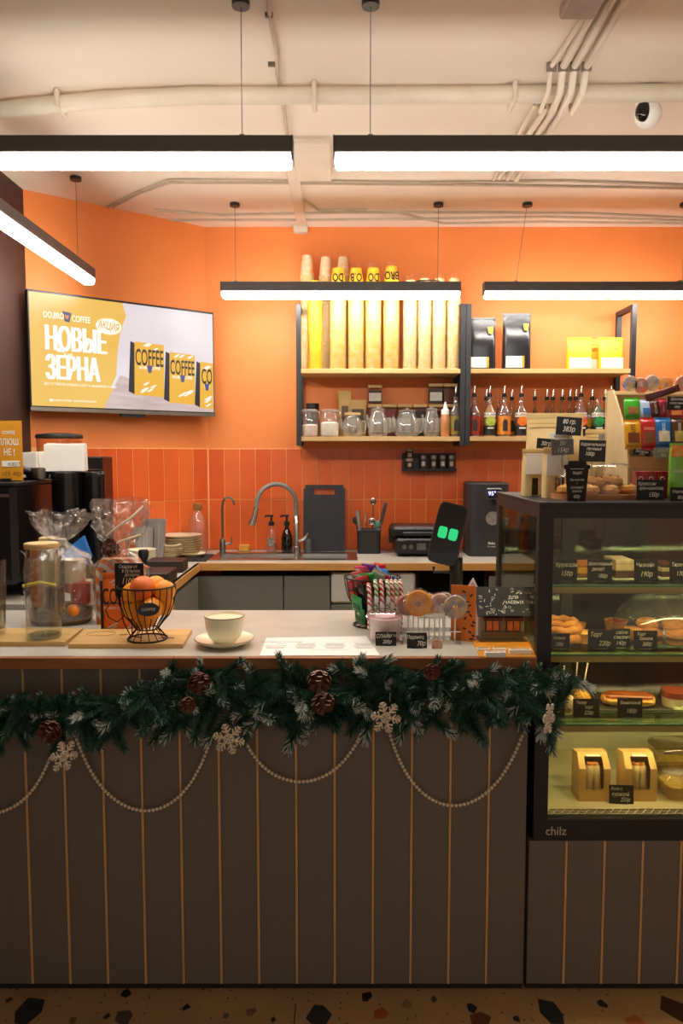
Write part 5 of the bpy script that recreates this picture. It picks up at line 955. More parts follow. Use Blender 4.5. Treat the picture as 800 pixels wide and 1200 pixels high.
cake_slice('layered honey cake slice between the top shelf signs', 682, SH[0]+.0002, 2.20, .06, .09, (('7a4a22', .012), ('e8b03a', .018), ('c8802a', .010))); cake_slice('pale cream cake slice beside the croissant sign', 724, SH[0]+.0002, 2.20, .055, .10, (('5a3a26', .020), ('e8d6a0', .020), ('efe0b4', .012))); cake_slice('chocolate and cream cake slice near the far sign', 776, SH[0]+.0002, 2.21, .05, .09, (('4a2c1c', .016), ('d8c494', .012), ('6a3c22', .010)))
# shelf 2
pastry = mat('d89a42', .7, col2='b8702a', scale=30, bump=.3, bscale=50)
rb = thing('ring_pastry', 'golden ring pastry at the end of the middle shelf', 'pastry', oncase(657, SH[1], 2.22)); 
for k in range(3):
    rr, zz = (.055, .016) if k == 0 else (.05, .036) if k == 1 else (.042, .054)
    MB().tube([(rr*math.cos(a*PI/12), rr*math.sin(a*PI/12), zz+.003*math.sin(a*2)) for a in range(24)], .0155 if k < 2 else .012, 9, closed=True).build('twist', pastry, rb)
def tart(label, u, y, r, c):
    t = thing('tart', label, 'tart', oncase(u, SH[1], y)); lathe('crust', pastry, [(r*.8, 0), (r, .03), (r*.92, .03), (r*.85, .02), (0, .018)], t, n=22); lathe('filling', mat(c, .4, var=.1, coat=.3), [(r*.88, .022), (r*.6, .030), (0, .032)], t, n=20); return t
tart('round tart with pale yellow filling beside the ring pastry', 684, 2.20, .036, 'f0c868'); tart('smaller tart behind the pale yellow one', 674, 2.32, .034, 'b86a3a'); tart('red-topped tart near the glass dome', 722, 2.36, .036, 'b82a22')
tart('apricot tart behind the nut tart sign', 745, 2.245, .032, 'e8a848')
csign('black chalk sign at the ring pastry', 656, 745, 763, SH[1], Y1, 26, [('Кольцо', .22, 0, .7), ('120р', .26, 0, .3)]); csign('black chalk sign reading 220 on the middle shelf', 705, 743, 765, SH[1], Y1, 30, [('Торт', .28, -.2, .74), ('220р', .30, .15, .28)]); csign('black chalk sign reading 140 beside the 220 sign', 729.5, 740, 762, SH[1], Y1+.012, 21, [('сабле', .22, 0, .80), ('сэндвич', .22, 0, .56), ('140р', .26, -.05, .24)]); csign('black chalk sign reading 260 before the glass dome', 758, 743, 764, SH[1], Y1, 28, [('Торт', .22, -.2, .8), ('Орешки', .20, 0, .56), ('260р', .26, .05, .26)])
p = oncase(777, SH[1], 2.27); gd_ = thing('glass_dome', 'round glass cake dome with knob over cookies', 'cake dome', p); RD, HD = .145, .135
lathe('plate', film('e8ece4', .15), [(RD*.6, 0), (RD*1.06, .006), (RD*1.06, .010), (0, .010)], gd_, n=36); lathe('dome', film(k=.06, ior=1.5, haze=.04), [(RD, .011), (RD*.99, .03)] + [(RD*math.cos(a*PI/20), .03+(HD-.03)*math.sin(a*PI/20)) for a in range(1, 9)] + [(.014, HD)], gd_, n=40, cap=False); lathe('knob', film(k=.14, ior=1.5), [(.014, HD), (.012, HD+.02), (.020, HD+.036), (.022, HD+.04), (0, HD+.04)], gd_, n=20)
ck = mat('c98a42', .8, col2='a8652a', scale=40, bump=.5, bscale=60)
for k, (x, y, z) in enumerate(((-.05, -.04, .012), (.02, -.06, .012), (.06, .0, .012), (-.02, .03, .012), (.02, -.03, .034), (-.05, -.01, .034), (.07, -.05, .02))):
    o_ = MB().lathe([(0, 0), (.028, 0), (.034, .008), (.030, .017), (.015, .022), (0, .023)], 18, cap=False).build('cookie', ck, None, (p.x+x, p.y+y, p.z+z), rot=(random.uniform(-.2, .2), .2*random.uniform(-1, 1), 0)); tag(o_, 'golden cookie under the glass dome', 'cookie', 'cookies under the dome')
# shelf 3
tray_ = tag(MB().box((0, 0, .004), (.22, .16, .008), b=.002).build('pastry_tray', mat('3a352c', .5), None, tuple(oncase(738, SH[2], 2.24))), 'dark tray under the eclair', 'tray'); 
for k, (u, y, hs, c, lb) in enumerate(((661, 2.20, .085, 'd8b868', 'cake pop with nut crumbs beside the white-speckled one'), (667, 2.15, .075, 'e8e0c8', 'white-speckled cake pop in front of the others'), (677, 2.26, .115, '6a5a34', 'dark crumbed cake pop with the tallest stick'), (685, 2.20, .095, 'e8a82a', 'yellow glazed cake pop with a leaning stick'))):
    t = thing('cake_pop', lb, 'cake pop', oncase(u, SH[2], y)); MB().ball((0, 0, .030), .024, 16, sz=1.2).build('cake_ball', mat(c, .6, col2='c8a050' if k != 2 else 'a89a5a', scale=90, bump=.7, bscale=150), t); tube('stick', mat('e8dcc0', .5), [(0, 0, .05), (.004 if k != 3 else .014, 0, .05+hs*.9)], .0022, t); lathe('paper_cup', mat('c8b890', .6), [(.015, 0), (.023, .016)], t, n=16, cap=False)
ec = thing('eclair', 'long glazed eclair on the dark tray', 'pastry', oncase(739, SH[2]+.008, 2.20), -.12); 
m_ = MB(); m_.loft([[(x, p_[0], p_[1]+.018) for p_ in [(.030*s*math.cos(a*PI/8), .020*s*math.sin(a*PI/8)) for a in range(16)]] for x, s in ((-.078, .2), (-.072, .7), (-.05, 1), (0, 1.03), (.05, 1), (.072, .7), (.078, .2))]); m_.build('bun', mat('d89a4a', .6, col2='e8b86a', scale=20, bump=.2), ec)
m_ = MB(); m_.loft([[(x, p_[0], p_[1]+.026) for p_ in [(.028*s*math.cos(a*PI/8), .016*s*math.sin(a*PI/8)) for a in range(16)]] for x, s in ((-.074, .2), (-.068, .7), (-.05, 1), (0, 1.03), (.05, 1), (.068, .7), (.074, .2))]); m_.build('glaze', mat('9a4f1e', .25, coat=.4), ec); box('cream_filling', mat('e8b84a', .6), (0, -.004, .019), (.13, .056, .007), ec, b=.002)
jr = thing('dessert_jar', 'small glass dessert jar with red topping at the shelf end', 'dessert', oncase(795, SH[2], 2.20)); lathe('glass', film(k=.06), [(.034, .001), (.040, .006), (.042, .062)], jr, n=24, cap=False); lathe('cream', mat('e2cf9c', .6, var=.15, scale=20), [(.036, .004), (.039, .035)], jr, n=22); lathe('topping', mat('9a4422', .4, coat=.3), [(.0385, .035), (.040, .054), (0, .055)], jr, n=22)
csign('black chalk sign before the white-speckled cake pop', 653, 828, 848, SH[2], Y1-.004, 24, [('Кейкпопс', .2, 0, .74), ('90р', .26, 0, .32)]); csign('black chalk sign reading 220 before the yellow cake pop', 690, 828, 850, SH[2], Y1-.004, 31, [('Эклер', .2, -.2, .80), ('торт', .2, .1, .55), ('220р', .24, .1, .26)]); csign('black chalk sign before the glazed eclair', 742, 827, 850, SH[2], Y1-.004, 30, [('Ванильный', .2, 0, .76), ('180р', .26, .05, .34)])
# deck: sandwich boxes and trays
def sandwich(label, u, y):
    p = oncase(u, ZD, y); t = thing('sandwich_box', label, 'sandwich box', p, 0, 'kraft sandwich boxes'); w_, h, d = .092, .135, .07
    vs = [(-w_/2, -d/2, 0), (w_/2, -d/2, 0), (w_/2, d/2, 0), (-w_/2, d/2, 0), (-w_/2, -d/2, h*.72), (w_/2, -d/2, h*.72), (w_/2*.94, -d*.05, h), (-w_/2*.94, -d*.05, h), (-w_/2, d/2, h*.98), (w_/2, d/2, h*.98)]
    m_ = MB().add(vs, [(0, 3, 2, 1), (1, 2, 9, 6, 5), (3, 0, 4, 7, 8), (2, 3, 8, 9), (6, 9, 8, 7)])
    a, b = w_*.28, w_/2   # front with a window cut out
    fz = [(-b, 0), (b, 0), (b, h*.72), (a, h*.72), (a, h*.30), (a*.8, h*.26), (-a*.8, h*.26), (-a, h*.30), (-a, h*.72), (-b, h*.72)]
    m_.add([(x, -d/2, z) for x, z in fz], [(0, 1, 5, 6), (1, 2, 3, 4, 5), (0, 6, 7, 8, 9)])
    def up(x, f): return (x, -d/2+f*d*.45, h*.72+f*h*.28)
    m_.add([up(-b, 0), up(-a, 0), up(-a, .75), up(a, .75), up(a, 0), up(b, 0), up(b*.94, 1), up(-b*.94, 1)], [(0, 1, 2, 7), (2, 3, 6, 7), (3, 4, 5, 6)]); m_.build('carton', mat('d2ad68', .7, var=.06), t)
    m_ = MB().add([(-a, -d/2+.001, h*.28), (a, -d/2+.001, h*.28), (a, -d/2+.001, h*.72), (-a, -d/2+.001, h*.72), up(-a, .75), up(a, .75)], [(0, 1, 2, 3), (3, 2, 5, 4)]); m_.build('clear_window', film(k=.04), t)
    for (x, rz_) in ((-.014, .10), (.015, -.12)):
        o_ = MB().loft([ringse(.028, .036, z, 14, 2.4) for z in (.004, h*.5, h*.70)] + [ringse(.020, .03, h*.745, 14, 2.4)]).build('wrap_roll', mat('e4cc94', .75, var=.1, scale=50), t, (x, -.006, 0), rot=(0, rz_*.6, 0)); MB().lathe([(0, 0), (.011, 0), (.010, .007), (0, .009)], 12, cap=False).build('filling', mat('c8452a', .6, col2='d8b84a', scale=90), o_, (0, -.004, h*.74))
    box('inner_card', mat('c9a866', .7, var=.06), (0, .014, h*.47), (w_-.008, .004, h*.90), t)
    box('top_sticker', PAPER, (0, -.004, h*.955), (.04, .03, .001), t, rot=(-.55*0, 0, 0)); return t
sandwich('kraft sandwich box standing alone on the case deck', 697.5, 2.155); sandwich('kraft sandwich box beside the clear food trays', 752, 2.155)
p = oncase(735, ZD, 2.105); sign('black chalk sign reading 250 between the sandwich boxes', p, .069, .053, [('Ролл с', .2, -.2, .80), ('курицей', .24, -.05, .52), ('250р', .26, .15, .22)], -.06)
def ftray(label, u, y, z0, w_, d, h, c):
    t = thing('food_tray', label, 'food tray', oncase(u, z0, y)); MB().loft([ringse(w_*.82, d*.82, 0, 20, 6), ringse(w_, d, h, 20, 6)], cap=False).build('tray', film('f0e2b8', .10), t); MB().loft([ringse(w_*.78, d*.78, .003, 16, 5), ringse(w_*.86, d*.86, h*.62, 16, 5)]).build('food', mat(c, .6, col2='efe2b4', scale=36, bump=.6, bscale=60), t); MB().loft([ringse(w_*1.02, d*1.02, h, 20, 6), ringse(w_*1.02, d*1.02, h+.003, 20, 6), ringse(w_*.9, d*.9, h+.014, 20, 6)]).build('lid', film('f6f0dc', .06), t)
ftray('clear food tray of pale dumplings at the case end', 812, 2.17, ZD, .17, .12, .062, 'd8b868'); ftray('clear food tray behind the dumpling tray', 806, 2.32, ZD, .19, .13, .085, 'b8a878')
# things seen through the case on the back worktop
q = onback(704, 668); tc_ = thing('thermo_jug', 'silver thermal jug on the back worktop behind the pastry case', 'jug', (1.29, 4.05, ZT)); lathe('body', mat('aeb2b4', .3, .7), [(.075, 0), (.08, .02), (.08, .26), (.06, .30), (.05, .31), (0, .31)], tc_, n=26); tube('handle', BLACK, [(.07, 0, .26), (.13, 0, .24), (.13, 0, .08), (.075, 0, .06)], .01, tc_)
br_ = thing('bread_bin', 'brown round bin on the back worktop beside the thermal jug', 'bin', (1.54, 4.0, ZT)); lathe('body', mat('6a5238', .6, var=.1), [(.09, 0), (.10, .03), (.10, .24), (.08, .27), (0, .27)], br_, n=24); lathe('lid_knob', BLACK, [(.02, .27), (.018, .29), (0, .29)], br_, n=14)  # plain brown round body standing in for an unclear blob
uh2 = copy_tree(uh, None, (1.07, 4.12, ZT), .3, 'black holder behind the pastry case side glass')
# ================================================================ on top of the case
def ontop(u, y): p = P(u, 580, y); return Vector((p.x, y, CZ1))
def kraftbag(label, u, y, vt, wpx, d=.05, lab=None, window=None, rz=0):
    p = ontop(u, y); h = P(u, vt, y).z-CZ1; s = y/FPX; t = coffee_bag('kraft_pouch', label, p, wpx*s, h, d, KRAFTL, None, rz, 'kraft pouches on the pastry case')
    if lab: box('paper_label', PAPER, (lab[0]*wpx*s, -d/2-.0012, lab[1]*h), (lab[2]*wpx*s, .002, lab[3]*h), t, b=.0004)
    if window: box('window', mat('2a1a16', .2, var=.3, scale=60), (window[0]*wpx*s, -d/2-.0012, window[1]*h), (window[2]*wpx*s, .002, window[3]*h), t, b=.0004)
    box('fold_line', mat('b9944e', .6), (0, -d*.2-.001, h*.87), (wpx*s*.96, .002, .002), t); return t
kraftbag('large kraft pouch at the back of the pastry case top', 648, 2.46, 484, 66, .06); kraftbag('kraft pouch behind the clear cookie box', 706, 2.48, 503, 44, .05); kraftbag('small kraft pouch with white label at the case edge', 623.5, 2.33, 526, 25, .045, (0, .68, .9, .44), (.0, .20, .28, .36), .08); kraftbag('small kraft pouch with white label beside the cup-shaped sign', 648, 2.22, 524, 26, .045, (.0, .66, .9, .42), (.15, .28, .4, .26), .05)
kraftbag('rolled kraft pouch beside the cardboard candy rack', 722, 2.44, 512, 26, .05)
def tsign(label, u, vt, vb, y, wpx, lines, rz=0, m=SLATE, roll=0, ink=CHALK, stick=True):
    p = ontop(u, y); s = y/FPX; z0 = P(u, vb, y).z-CZ1; h = (vb-vt)*s; t = thing('price_sign', label, 'price sign', p, rz); bd = box('board', m, (0, 0, 0), (wpx*s, .003, h), t, b=.0005); bd.location = (0, 0, z0+h/2); bd.rotation_euler = (0, roll, 0)
    if stick and z0 > .01: tube('stick', mat('9a8a6a', .6), [(0, .003, 0), (0, .003, z0+h*.5)], .002, t); box('foot', mat('3a342c', .6), (0, .006, .002), (.03, .03, .004), t)
    for (b, z, x, zz) in lines: text(b, z*h*1.2, ink, bd, (x*wpx*s, -.0022, (zz-.5)*h), sx=.8, shear=.2, bold=.004)
    return t
GREYS = mat('6f6f6c', .7, var=.08)
tsign('black chalk sign reading 383 above the large kraft pouch', 664.5, 489, 510, 2.40, 29, [('80 гр.', .30, 0, .74), ('383р', .34, 0, .32)], -.05, roll=.06); tsign('small black chalk sign reading 30 behind the grey one', 638, 514, 526, 2.31, 21, [('30гр', .5, 0, .5)], 0, roll=.08); tsign('grey card sign reading 154 beside the small kraft pouch', 657.5, 515, 533, 2.185, 27, [('35г', .32, 0, .74), ('154р', .38, 0, .30)], .1, GREYS, -.04); tsign('black chalk sign about caramel reading 100 over the cookie box', 692.5, 516, 541, 2.33, 31, [('Карамельное', .18, 0, .80), ('печенье', .18, .05, .60), ('100р', .22, -.1, .36)], 0, roll=.03)
tsign('blank grey card on the kraft pouch behind the cookie box', 712, 508, 521, 2.42, 25, [('50гр 200р', .3, 0, .5)], 0, mat('a9a79e', .7)); tsign('white paper note on the large kraft pouch', 655, 507, 516, 2.41, 28, [('чай травяной', .3, 0, .5)], 0, PAPER, ink=gy)
# cup-shaped sign
p = ontop(675, 2.05); cs_ = thing('cup_shaped_sign', 'black cup-shaped chalk sign reading 450', 'price sign', p, 0); s = 2.05/FPX; hh = P(675, 540, 2.05).z-CZ1
m_ = MB(); w1, w0 = 27*s, 21*s; m_.prism([(-w0/2, 0), (w0/2, 0), (w1/2, hh*.80), (w1*.57, hh*.80), (w1*.57, hh*.90), (w1*.42, hh*.90), (w1*.36, hh), (-w1*.36, hh), (-w1*.42, hh*.90), (-w1*.57, hh*.90), (-w1*.57, hh*.80), (-w1/2, hh*.80)], .003); b_ = m_.build('board', SLATE, cs_, rot=(PI/2, 0, 0)); box('foot', SLATE, (0, .012, .002), (.04, .026, .004), cs_)
for (b, z, zz) in (('Акция!', .12, .70), ('Вид капучино', .085, .53), ('+', .085, .44), ('шоколадный', .085, .34), ('круассан', .085, .25), ('450р', .13, .11)): text(b, z*hh, CHALK, b_, (0, zz*hh, .0036), (0, 0, 0), sx=.62, shear=.15)
box('line', CHALK, (0, -.0042, hh*.80), (w1*.6, .001, .0012), cs_)
# cookie box
p = ontop(697, 2.17); s = 2.17/FPX; cb_ = thing('cookie_box', 'round-ended wooden tray with clear lid full of cookies', 'cookie box', p); W_ = 100*s; MB().loft([ringse(W_, .15, 0, 40, 3.2), ringse(W_, .15, .014, 40, 3.2)], sm=False).build('wooden_tray', wood('a86a3c', 'bd8050'), cb_)
hl = P(697, 543, 2.17).z-CZ1; MB().loft([ringse(W_*.93, .135, .0145, 40, 3.2), ringse(W_*.93, .135, hl*.55, 40, 3.2), ringse(W_*.86, .12, hl*.86, 40, 3), ringse(W_*.70, .09, hl*.97, 40, 3)], cap=False).build('clear_lid', film(k=.05, ior=1.45), cb_); MB().loft([ringse(W_*.70, .09, hl*.97, 40, 3), ringse(W_*.66, .085, hl, 40, 3)]).build('lid_top', film('f4f4fa', .3, .1), cb_)
ckm = MB(); ckm.lathe([(0, 0), (.022, 0), (.030, .010), (.027, .020), (.014, .027), (0, .028)], 18, cap=False); me = ckm.mesh('cookie', mat('d9a24c', .8, col2='b97a30', scale=45, bump=.6, bscale=70)); chip = MB().box((0, 0, 0), (.006, .006, .005), b=.0015).mesh('chocolate_chip', mat('3a2014', .5))
for k, (x, y, z) in enumerate(((-.085, -.02, 0), (-.03, -.035, 0), (.03, -.03, 0), (.085, -.015, 0), (-.055, .03, 0), (.01, .03, 0), (.065, .035, 0), (-.01, -.02, .024), (.045, -.005, .024), (-.055, .0, .022))):
    o_ = link('cookie', me, None, (p.x+x, p.y+y, CZ1+.0145+z), (random.uniform(-.15, .15), random.uniform(-.15, .15), random.uniform(0, 6)), random.uniform(.95, 1.08)); tag(o_, 'chocolate chip cookie under the clear lid of the wooden tray', 'cookie', 'cookies in the wooden tray')
    for j in range(4): a = j*1.6+k; link('chocolate_chip', chip, o_, (.014*math.cos(a), .014*math.sin(a), .026))
tsign('black chalk sign about a nut croissant reading 150', 762, 562, 586, 2.06, 33, [('Круассан', .20, -.15, .80), ('орех-шоколад', .18, 0, .58), ('150р', .26, .1, .26)], 0, roll=0)
# cardboard candy rack
p = ontop(775, 2.30); rk = thing('candy_rack', 'stepped cardboard candy rack on the pastry case', 'rack', (p.x, 2.30, CZ1)); s = 2.30/FPX; W_ = 108*s; card = mat('d9bd8c', .75, var=.06); hz = lambda v, y=2.27: P(770, v, y).z-CZ1
for sg_ in (-1, 1):
    m_ = MB(); m_.prism([(-.09, 0), (.11, 0), (.11, hz(458, 2.4)), (.06, hz(458, 2.4)), (-.02, hz(490)), (-.075, hz(525, 2.24))], .006); o_ = m_.build('side_panel', card, rk, (sg_*W_/2+.003, 0, 0)); o_.rotation_euler = (PI/2, 0, PI/2)
box('back_panel', card, (0, .107, hz(458, 2.4)/2), (W_, .005, hz(458, 2.4)), rk)
z1s = (hz(535, 2.24), hz(492, 2.28), hz(462, 2.35))
for k, (z, y) in enumerate(zip(z1s, (-.045, .01, .06))): box('step', card, (0, y+.02, z), (W_-.01, .07, .004), rk)
box('front_panel', mat('bfa06a', .75, var=.06), (0, -.080, z1s[0]/2+.012), (W_-.012, .004, z1s[0]-.024), rk)
g_ = 'sweet packets in the cardboard rack'
def pk(label, u, v0, v1, y, wpx, col, c2=None, word=None, wc='f4efe4', vert=False, tilt=-.2, roll=0, ws=None):
    a = P(u, (v0+v1)/2, y); s = y/FPX; return wrapper('snack_packet', label, a, (v1-v0)*s, wpx*s, .016, col, (tilt, roll, 0), c2, word, wc, 'snack', g_, ws, vert)
pk('yellow peanut snack packet at the rack end', 741, 492, 527, 2.225, 20, 'd99a1a', '7a3a14', 'NUTS', '5a2a10', True, ws=.018); pk('red chocolate snack packet in the lower rack row', 759, 489, 528, 2.225, 18, 'b81e1e', '7a4a2a', 'CHOCO', 'f0e0c0', False, ws=.011); pk('blue coconut snack packet in the lower rack row', 776.5, 489, 526, 2.225, 19, '1f6aa8', 'd8c8a8', 'КОКОС', 'e8f0f4', True, ws=.012); pk('brown cereal snack packet in the lower rack row', 795, 489, 526, 2.225, 18, '4a2a1c', 'b8a04a', 'ЗЛАКИ', 'e8d8b0', True, ws=.012); pk('blue wafer packet beyond the brown cereal packet', 813, 489, 526, 2.225, 18, '2a7ab0', 'e8e0c8')
pk('lime green snack packet in the upper rack row', 740, 466, 491, 2.29, 18, '3fae2a', '9a6a3a'); pk('white and blue milk bar in the upper rack row', 756, 468, 492, 2.29, 13, 'b8c8e0', '4a7ac0'); pk('brown bar with vertical white lettering in the upper rack row', 767, 468, 490, 2.285, 11, '5a2a1c', None, 'VITAMIN', 'e8dcc8', True, ws=.012, roll=-.15); pk('crimson bar with vertical lettering in the upper rack row', 776, 467, 490, 2.285, 10, 'a8183a', None, 'BERRY', 'f0d8dc', True, ws=.012); pk('magenta fruit packet behind the small rack sign', 791, 474, 491, 2.28, 18, 'c02a5a', 'e88a3a')
wrapper('chocolate_bar', 'dark red chocolate bar lying slanted across the rack top', P(776, 460.5, 2.27), .105, .022, .012, '5a1a1c', (0, 1.27, 0), None, None)
def rsign(label, u, vt, vb, y, wpx, lines, m=SLATE, roll=0): return tsign(label, u, vt, vb, y, wpx, lines, 0, m, roll, stick=False)
rsign('small black chalk sign on the upper rack row', 789, 465, 480, 2.245, 22, [('Шоколад', .24, 0, .8), ('молочный', .24, 0, .5), ('100р', .24, 0, .2)]); rsign('slanted black chalk strip on the rack front', 750, 527, 534, 2.20, 20, [('Батончик', .5, 0, .68), ('120р', .45, 0, .25)], roll=.12); rsign('grey card strip on the rack front', 775, 525, 537, 2.20, 21, [('КОКОС', .36, 0, .7), ('90р', .36, 0, .3)], mat('8d8d88', .7))
for k, (u, v, m, lb) in enumerate(((738, 450, 3, 'silver and blue lollipop at the rack end'), (751, 452, 1, 'grey-brown lollipop on the rack top'), (764, 449, 3, 'grey-blue lollipop between two brown ones on the rack top'), (780, 451, 0, 'orange lollipop on the rack top'), (800, 450, 1, 'orange-brown lollipop at the far rack end'))): p = P(u, v, 2.36); lolly(lb, p, CZ1+z1s[2]+.003, 9*2.36/FPX, lolm[m])
for (u, lb, c) in ((748, 'red gum box with white ring at the rack foot', 'b81f24'), (760, 'plain red gum box in the middle of the rack foot', 'a81c22'), (773, 'red gum box next to the green packet', 'b0202a')):
    q = P(u, 570, 2.185); o_ = thing('gum_box', lb, 'gum box', (q.x, 2.185, CZ1)); hh = P(u, 552, 2.185).z-CZ1; box('box', mat(c, .4), (0, 0, hh/2), (12.5*2.185/FPX, .03, hh), o_, b=.001); tube('ring_print', CHALK, [(.006*math.cos(a*PI/6), -.0156, hh*.72+.006*math.sin(a*PI/6)) for a in range(12)], .0009, o_, 4, True)
wrapper('green_packet', 'tall green and orange sweet packet at the rack front', P(797, 555, 2.12), P(797, 522, 2.12).z-P(797, 588, 2.12).z, .068, .02, '7ab82a', (0, 0, 0), None, 'МАРМЕЛАД', 'f4f0d8', 'snack', None, .011); o_ = bpy.data.objects['green_packet']; L_ = P(797, 522, 2.12).z-P(797, 588, 2.12).z; o_.location.z = CZ1+L_/2
box('orange_header', mat('e8762a', .4, col2='f0b84a', scale=40), (0, -.009, L_*.36), (.064, .004, L_*.20), o_); tsign('black chalk sign before the green packet', 797, 571, 588, 2.05, 24, [('Мармелад', .24, 0, .7), ('80р', .3, 0, .3)])
# ================================================================ fir garland, ornaments and bead strings
grn = mat('2f5444', .6, var=.25, scale=40); grn2 = mat('456c59', .6, var=.25, scale=40); snow = mat('d5dcd4', .8, var=.1); stemm = mat('3a2a1c', .8)
def sprig_mesh(seed, tip, L=.085):
    r = random.Random(seed); m_ = MB(); m_.tube([(0, 0, 0), (0, 0, L)], [.0028, .0014], 4, mi=2); n = 150
    for k in range(n):
        f = (k+.5)/n; z = L*(.04+.96*f); a = k*2.4+r.uniform(-.3, .3); up = .55+.5*f; ln = r.uniform(.020, .028)*(1.05-.30*f)
        d = Vector((math.cos(a)*math.cos(up), math.sin(a)*math.cos(up), math.sin(up))); t = Vector((-math.sin(a), math.cos(a), 0))*.0014; b = Vector((0, 0, z))
        mi = 1 if (f > .70 and r.random() < tip) else (0 if r.random() < .6 else 3)
        m_.add([b-t, b+t, b+d*ln+t*.35, b+d*ln-t*.35], [(0, 1, 2, 3)], mi)
        n2 = d.cross(t).normalized()*.0014; m_.add([b-n2, b+n2, b+d*ln+n2*.35, b+d*ln-n2*.35], [(0, 1, 2, 3)], mi)
    return m_.mesh('fir_sprig', [grn, snow, stemm, grn2])
sprigs = [sprig_mesh(k, (0, 0, .2, .5, .8)[k]) for k in range(5)]
cl = [(-60, 838), (0, 836), (40, 838), (90, 836), (130, 834), (165, 826), (200, 816), (240, 806), (280, 812), (320, 818), (360, 818), (400, 815), (450, 814), (500, 810), (560, 808), (610, 806), (645, 808), (655, 812)]
half = {0: 34, 165: 34, 240: 44, 655: 42}
YG = 1.935
def centre(u):
    for (a, va), (b, vb) in zip(cl[:-1], cl[1:]):
        if a <= u <= b: return va+(vb-va)*(u-a)/(b-a)
    return cl[-1][1]
gl_ = thing('fir_garland', 'green frosted fir garland draped along the counter edge', 'garland', (0, YG, .80)); og = Vector((0, YG, .80))
tube('core', mat('1c2a20', .9), [P(u, centre(u), YG)-og for u in range(-60, 656, 22)], .012, gl_, 6)
rg = random.Random(11)
N_ = 280; 
for k in range(N_):
    u = -60+712*(k+rg.random())/N_; hw = (32 if u < 165 else 46)/FPX*YG; c = P(u, centre(u), YG)-og
    th = rg.uniform(0, 2*PI); d = Vector((rg.uniform(-1.3, 1.3), -abs(rg.gauss(0, .45))-.12, math.sin(th)*1.0)).normalized()
    st = c+Vector((0, rg.uniform(-.02, .03), rg.uniform(-.55, .55)*hw)); tipv = st+d*.085
    if (tipv+og).y > 1.972 : d.y = min(d.y, -.1); d.normalize()
    sc_k = rg.uniform(.85, 1.25)*(hw/.08)**.5
    if (st+d*.11*sc_k+og).z > P(u, 762 if u > 190 else 798, YG).z: d.z = -abs(d.z)*.5; d.normalize()
    e = d.to_track_quat('Z', 'Y').to_euler(); low = d.z < -.2
    me = sprigs[rg.choice((2, 3, 4, 3) if rg.random() < .45 else (0, 1, 0, 1, 2))]
    link('fir_sprig', me, gl_, st, e, sc_k)
for (u, v) in ((202, 792), (218, 783), (238, 770), (338, 768), (330, 775), (415, 768), (425, 776), (505, 770), (515, 778), (598, 778), (628, 776), (642, 790), (655, 795), (650, 812), (160, 800), (112, 806), (65, 810)):   # sprigs that stand up past the worktop edge
    p = P(u, v+32, YG-.005)-og; link('fir_sprig', sprigs[rg.choice((2, 3, 4))], gl_, p, Vector((rg.uniform(-.5, .5), -.18, 1)).to_track_quat('Z', 'Y').to_euler(), rg.uniform(.8, 1.0))
scone = cones[0].copy(); scone.materials.clear(); scone.materials.append(mat('5a2a1c', .55, var=.2, scale=60)); scone.materials.append(mat('d9d2c4', .8, var=.1))
for (u, v, k, rt_) in ((229, 800, 1, (2.3, 0, .4)), (63, 861, 1, (1.9, .6, 0)), (374, 800, 0, (2.0, 0, 0)), (374, 824, 0, (2.2, .2, .5)), (506, 795, 1, (1.7, 0, 0)), (217, 833, 0, (1.8, 0, .3))):
    p = P(u, v, YG-.095)-og; link('pine_cone', scone if k else cones[1], gl_, p+Vector((0, .02, .02)), rt_, 1.0 if u != 506 and u != 217 else .7)
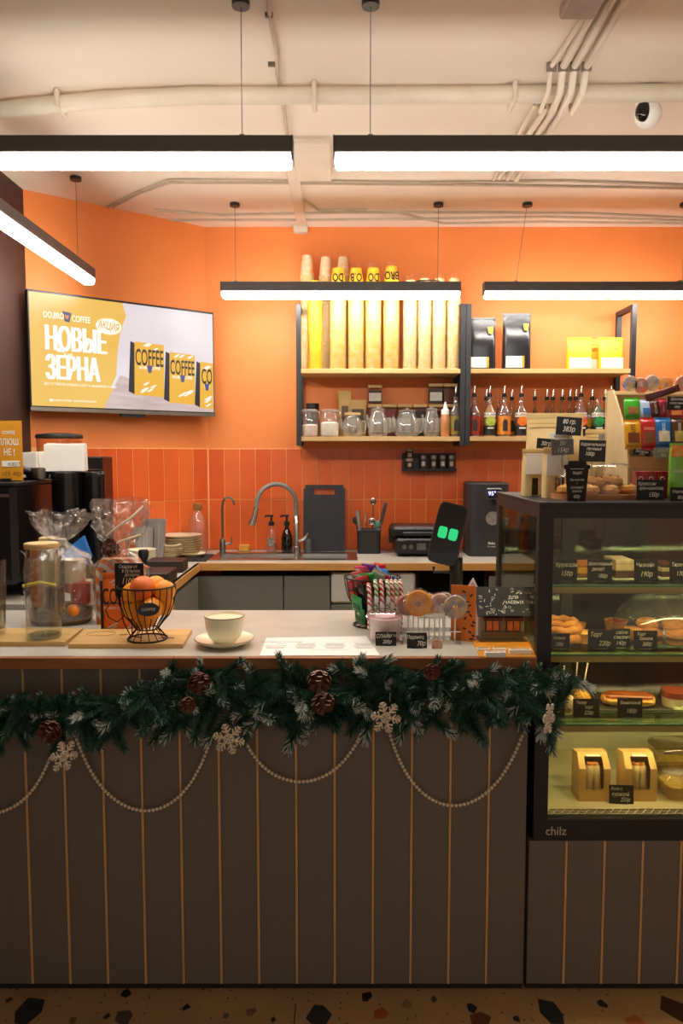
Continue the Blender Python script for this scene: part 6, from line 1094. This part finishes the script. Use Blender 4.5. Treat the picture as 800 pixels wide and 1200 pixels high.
# snowflakes
gold = mat('dccfb6', .55, 0, var=.35, scale=160, bump=.5, bscale=300)
def flake(label, u, v, turn, R=.040, y=YG-.10):
    m_ = MB(); T0 = Matrix.Rotation(PI/2, 4, 'X')
    for k in range(6):
        T_ = T0 @ Matrix.Rotation(k*PI/3, 4, 'Z'); m_.box((R/2, 0, 0), (R, .0045, .0035), T=T_)
        for f, l in ((.42, .34), (.66, .30), (.86, .18)):
            for s in (-1, 1): m_.box((R*f+R*l*.5*.6, s*R*l*.5*.8, 0), (R*l, .0036, .0032), rz=s*.93, T=T_)
        m_.box((R*.26, 0, 0), (.0045, R*.32, .0032), T=T_)
    p = P(u, v, y); o_ = m_.build('snowflake_ornament', gold, None, p, rot=(0, .25, turn)); tag(o_, label, 'ornament', 'glitter snowflakes'); tube('hanger', mat('b8a888', .5), [(0, 0, R), (0, .008, R+.02)], .0008, o_, 4); return o_
flake('gold glitter snowflake turned edgewise below the snowy pine cone', 75, 886, .95); flake('gold glitter snowflake between the two left bead strings', 268, 866, .05); flake('gold glitter snowflake above the deepest right bead string', 452, 841, .35, .041); flake('gold glitter snowflake turned edgewise against the pastry case', 643, 842, .95)
# bead strings: one string is one thing
bead = mat('ecdfc4', .3, 0, var=.1, scale=80)
def swag(label, a, b, low):
    ya = 1.978; A, B, Lw = P(a[0], a[1], ya), P(b[0], b[1], ya), P(low[0], low[1], ya); pts = []
    def curve(f):   # two half parabolas blended to hanging sides
        x = A.x+(B.x-A.x)*f; t = (x-Lw.x)/((A.x if x < Lw.x else B.x)-Lw.x); e = (A.z if x < Lw.x else B.z)
        return Vector((x, ya, Lw.z+(e-Lw.z)*(.72*t*t+.28*t**5)))
    path = [curve(i/400) for i in range(401)]; acc = 0; beads = [path[0]]; last = path[0]
    for p, q_ in zip(path[:-1], path[1:]):
        acc += (q_-p).length
        if acc >= .0106: beads.append(q_); acc = 0
    o0 = Vector((Lw.x, ya, Lw.z)); m_ = MB()
    for p in beads: m_.ball(tuple(p-o0), .0049, 8, k=6)
    t = thing('bead_string', label, 'bead string', o0); m_.build('beads', bead, t)['kind'] = 'stuff'; MB().tube([p-o0 for p in path[::8]], .0009, 4).build('thread', mat('c8b894', .6), t)
swag('pale bead string at the outer end of the counter, under the serving boards', (-95, 860), (66, 866), (-12, 953)); swag('pale bead string hanging below the fruit basket', (88, 862), (251, 852), (171, 950)); swag('shallow pale bead string hanging below the menu sheet', (286, 866), (427, 850), (352, 916)); swag('pale bead string hanging next to the pastry case', (457, 862), (623, 828), (532, 944))
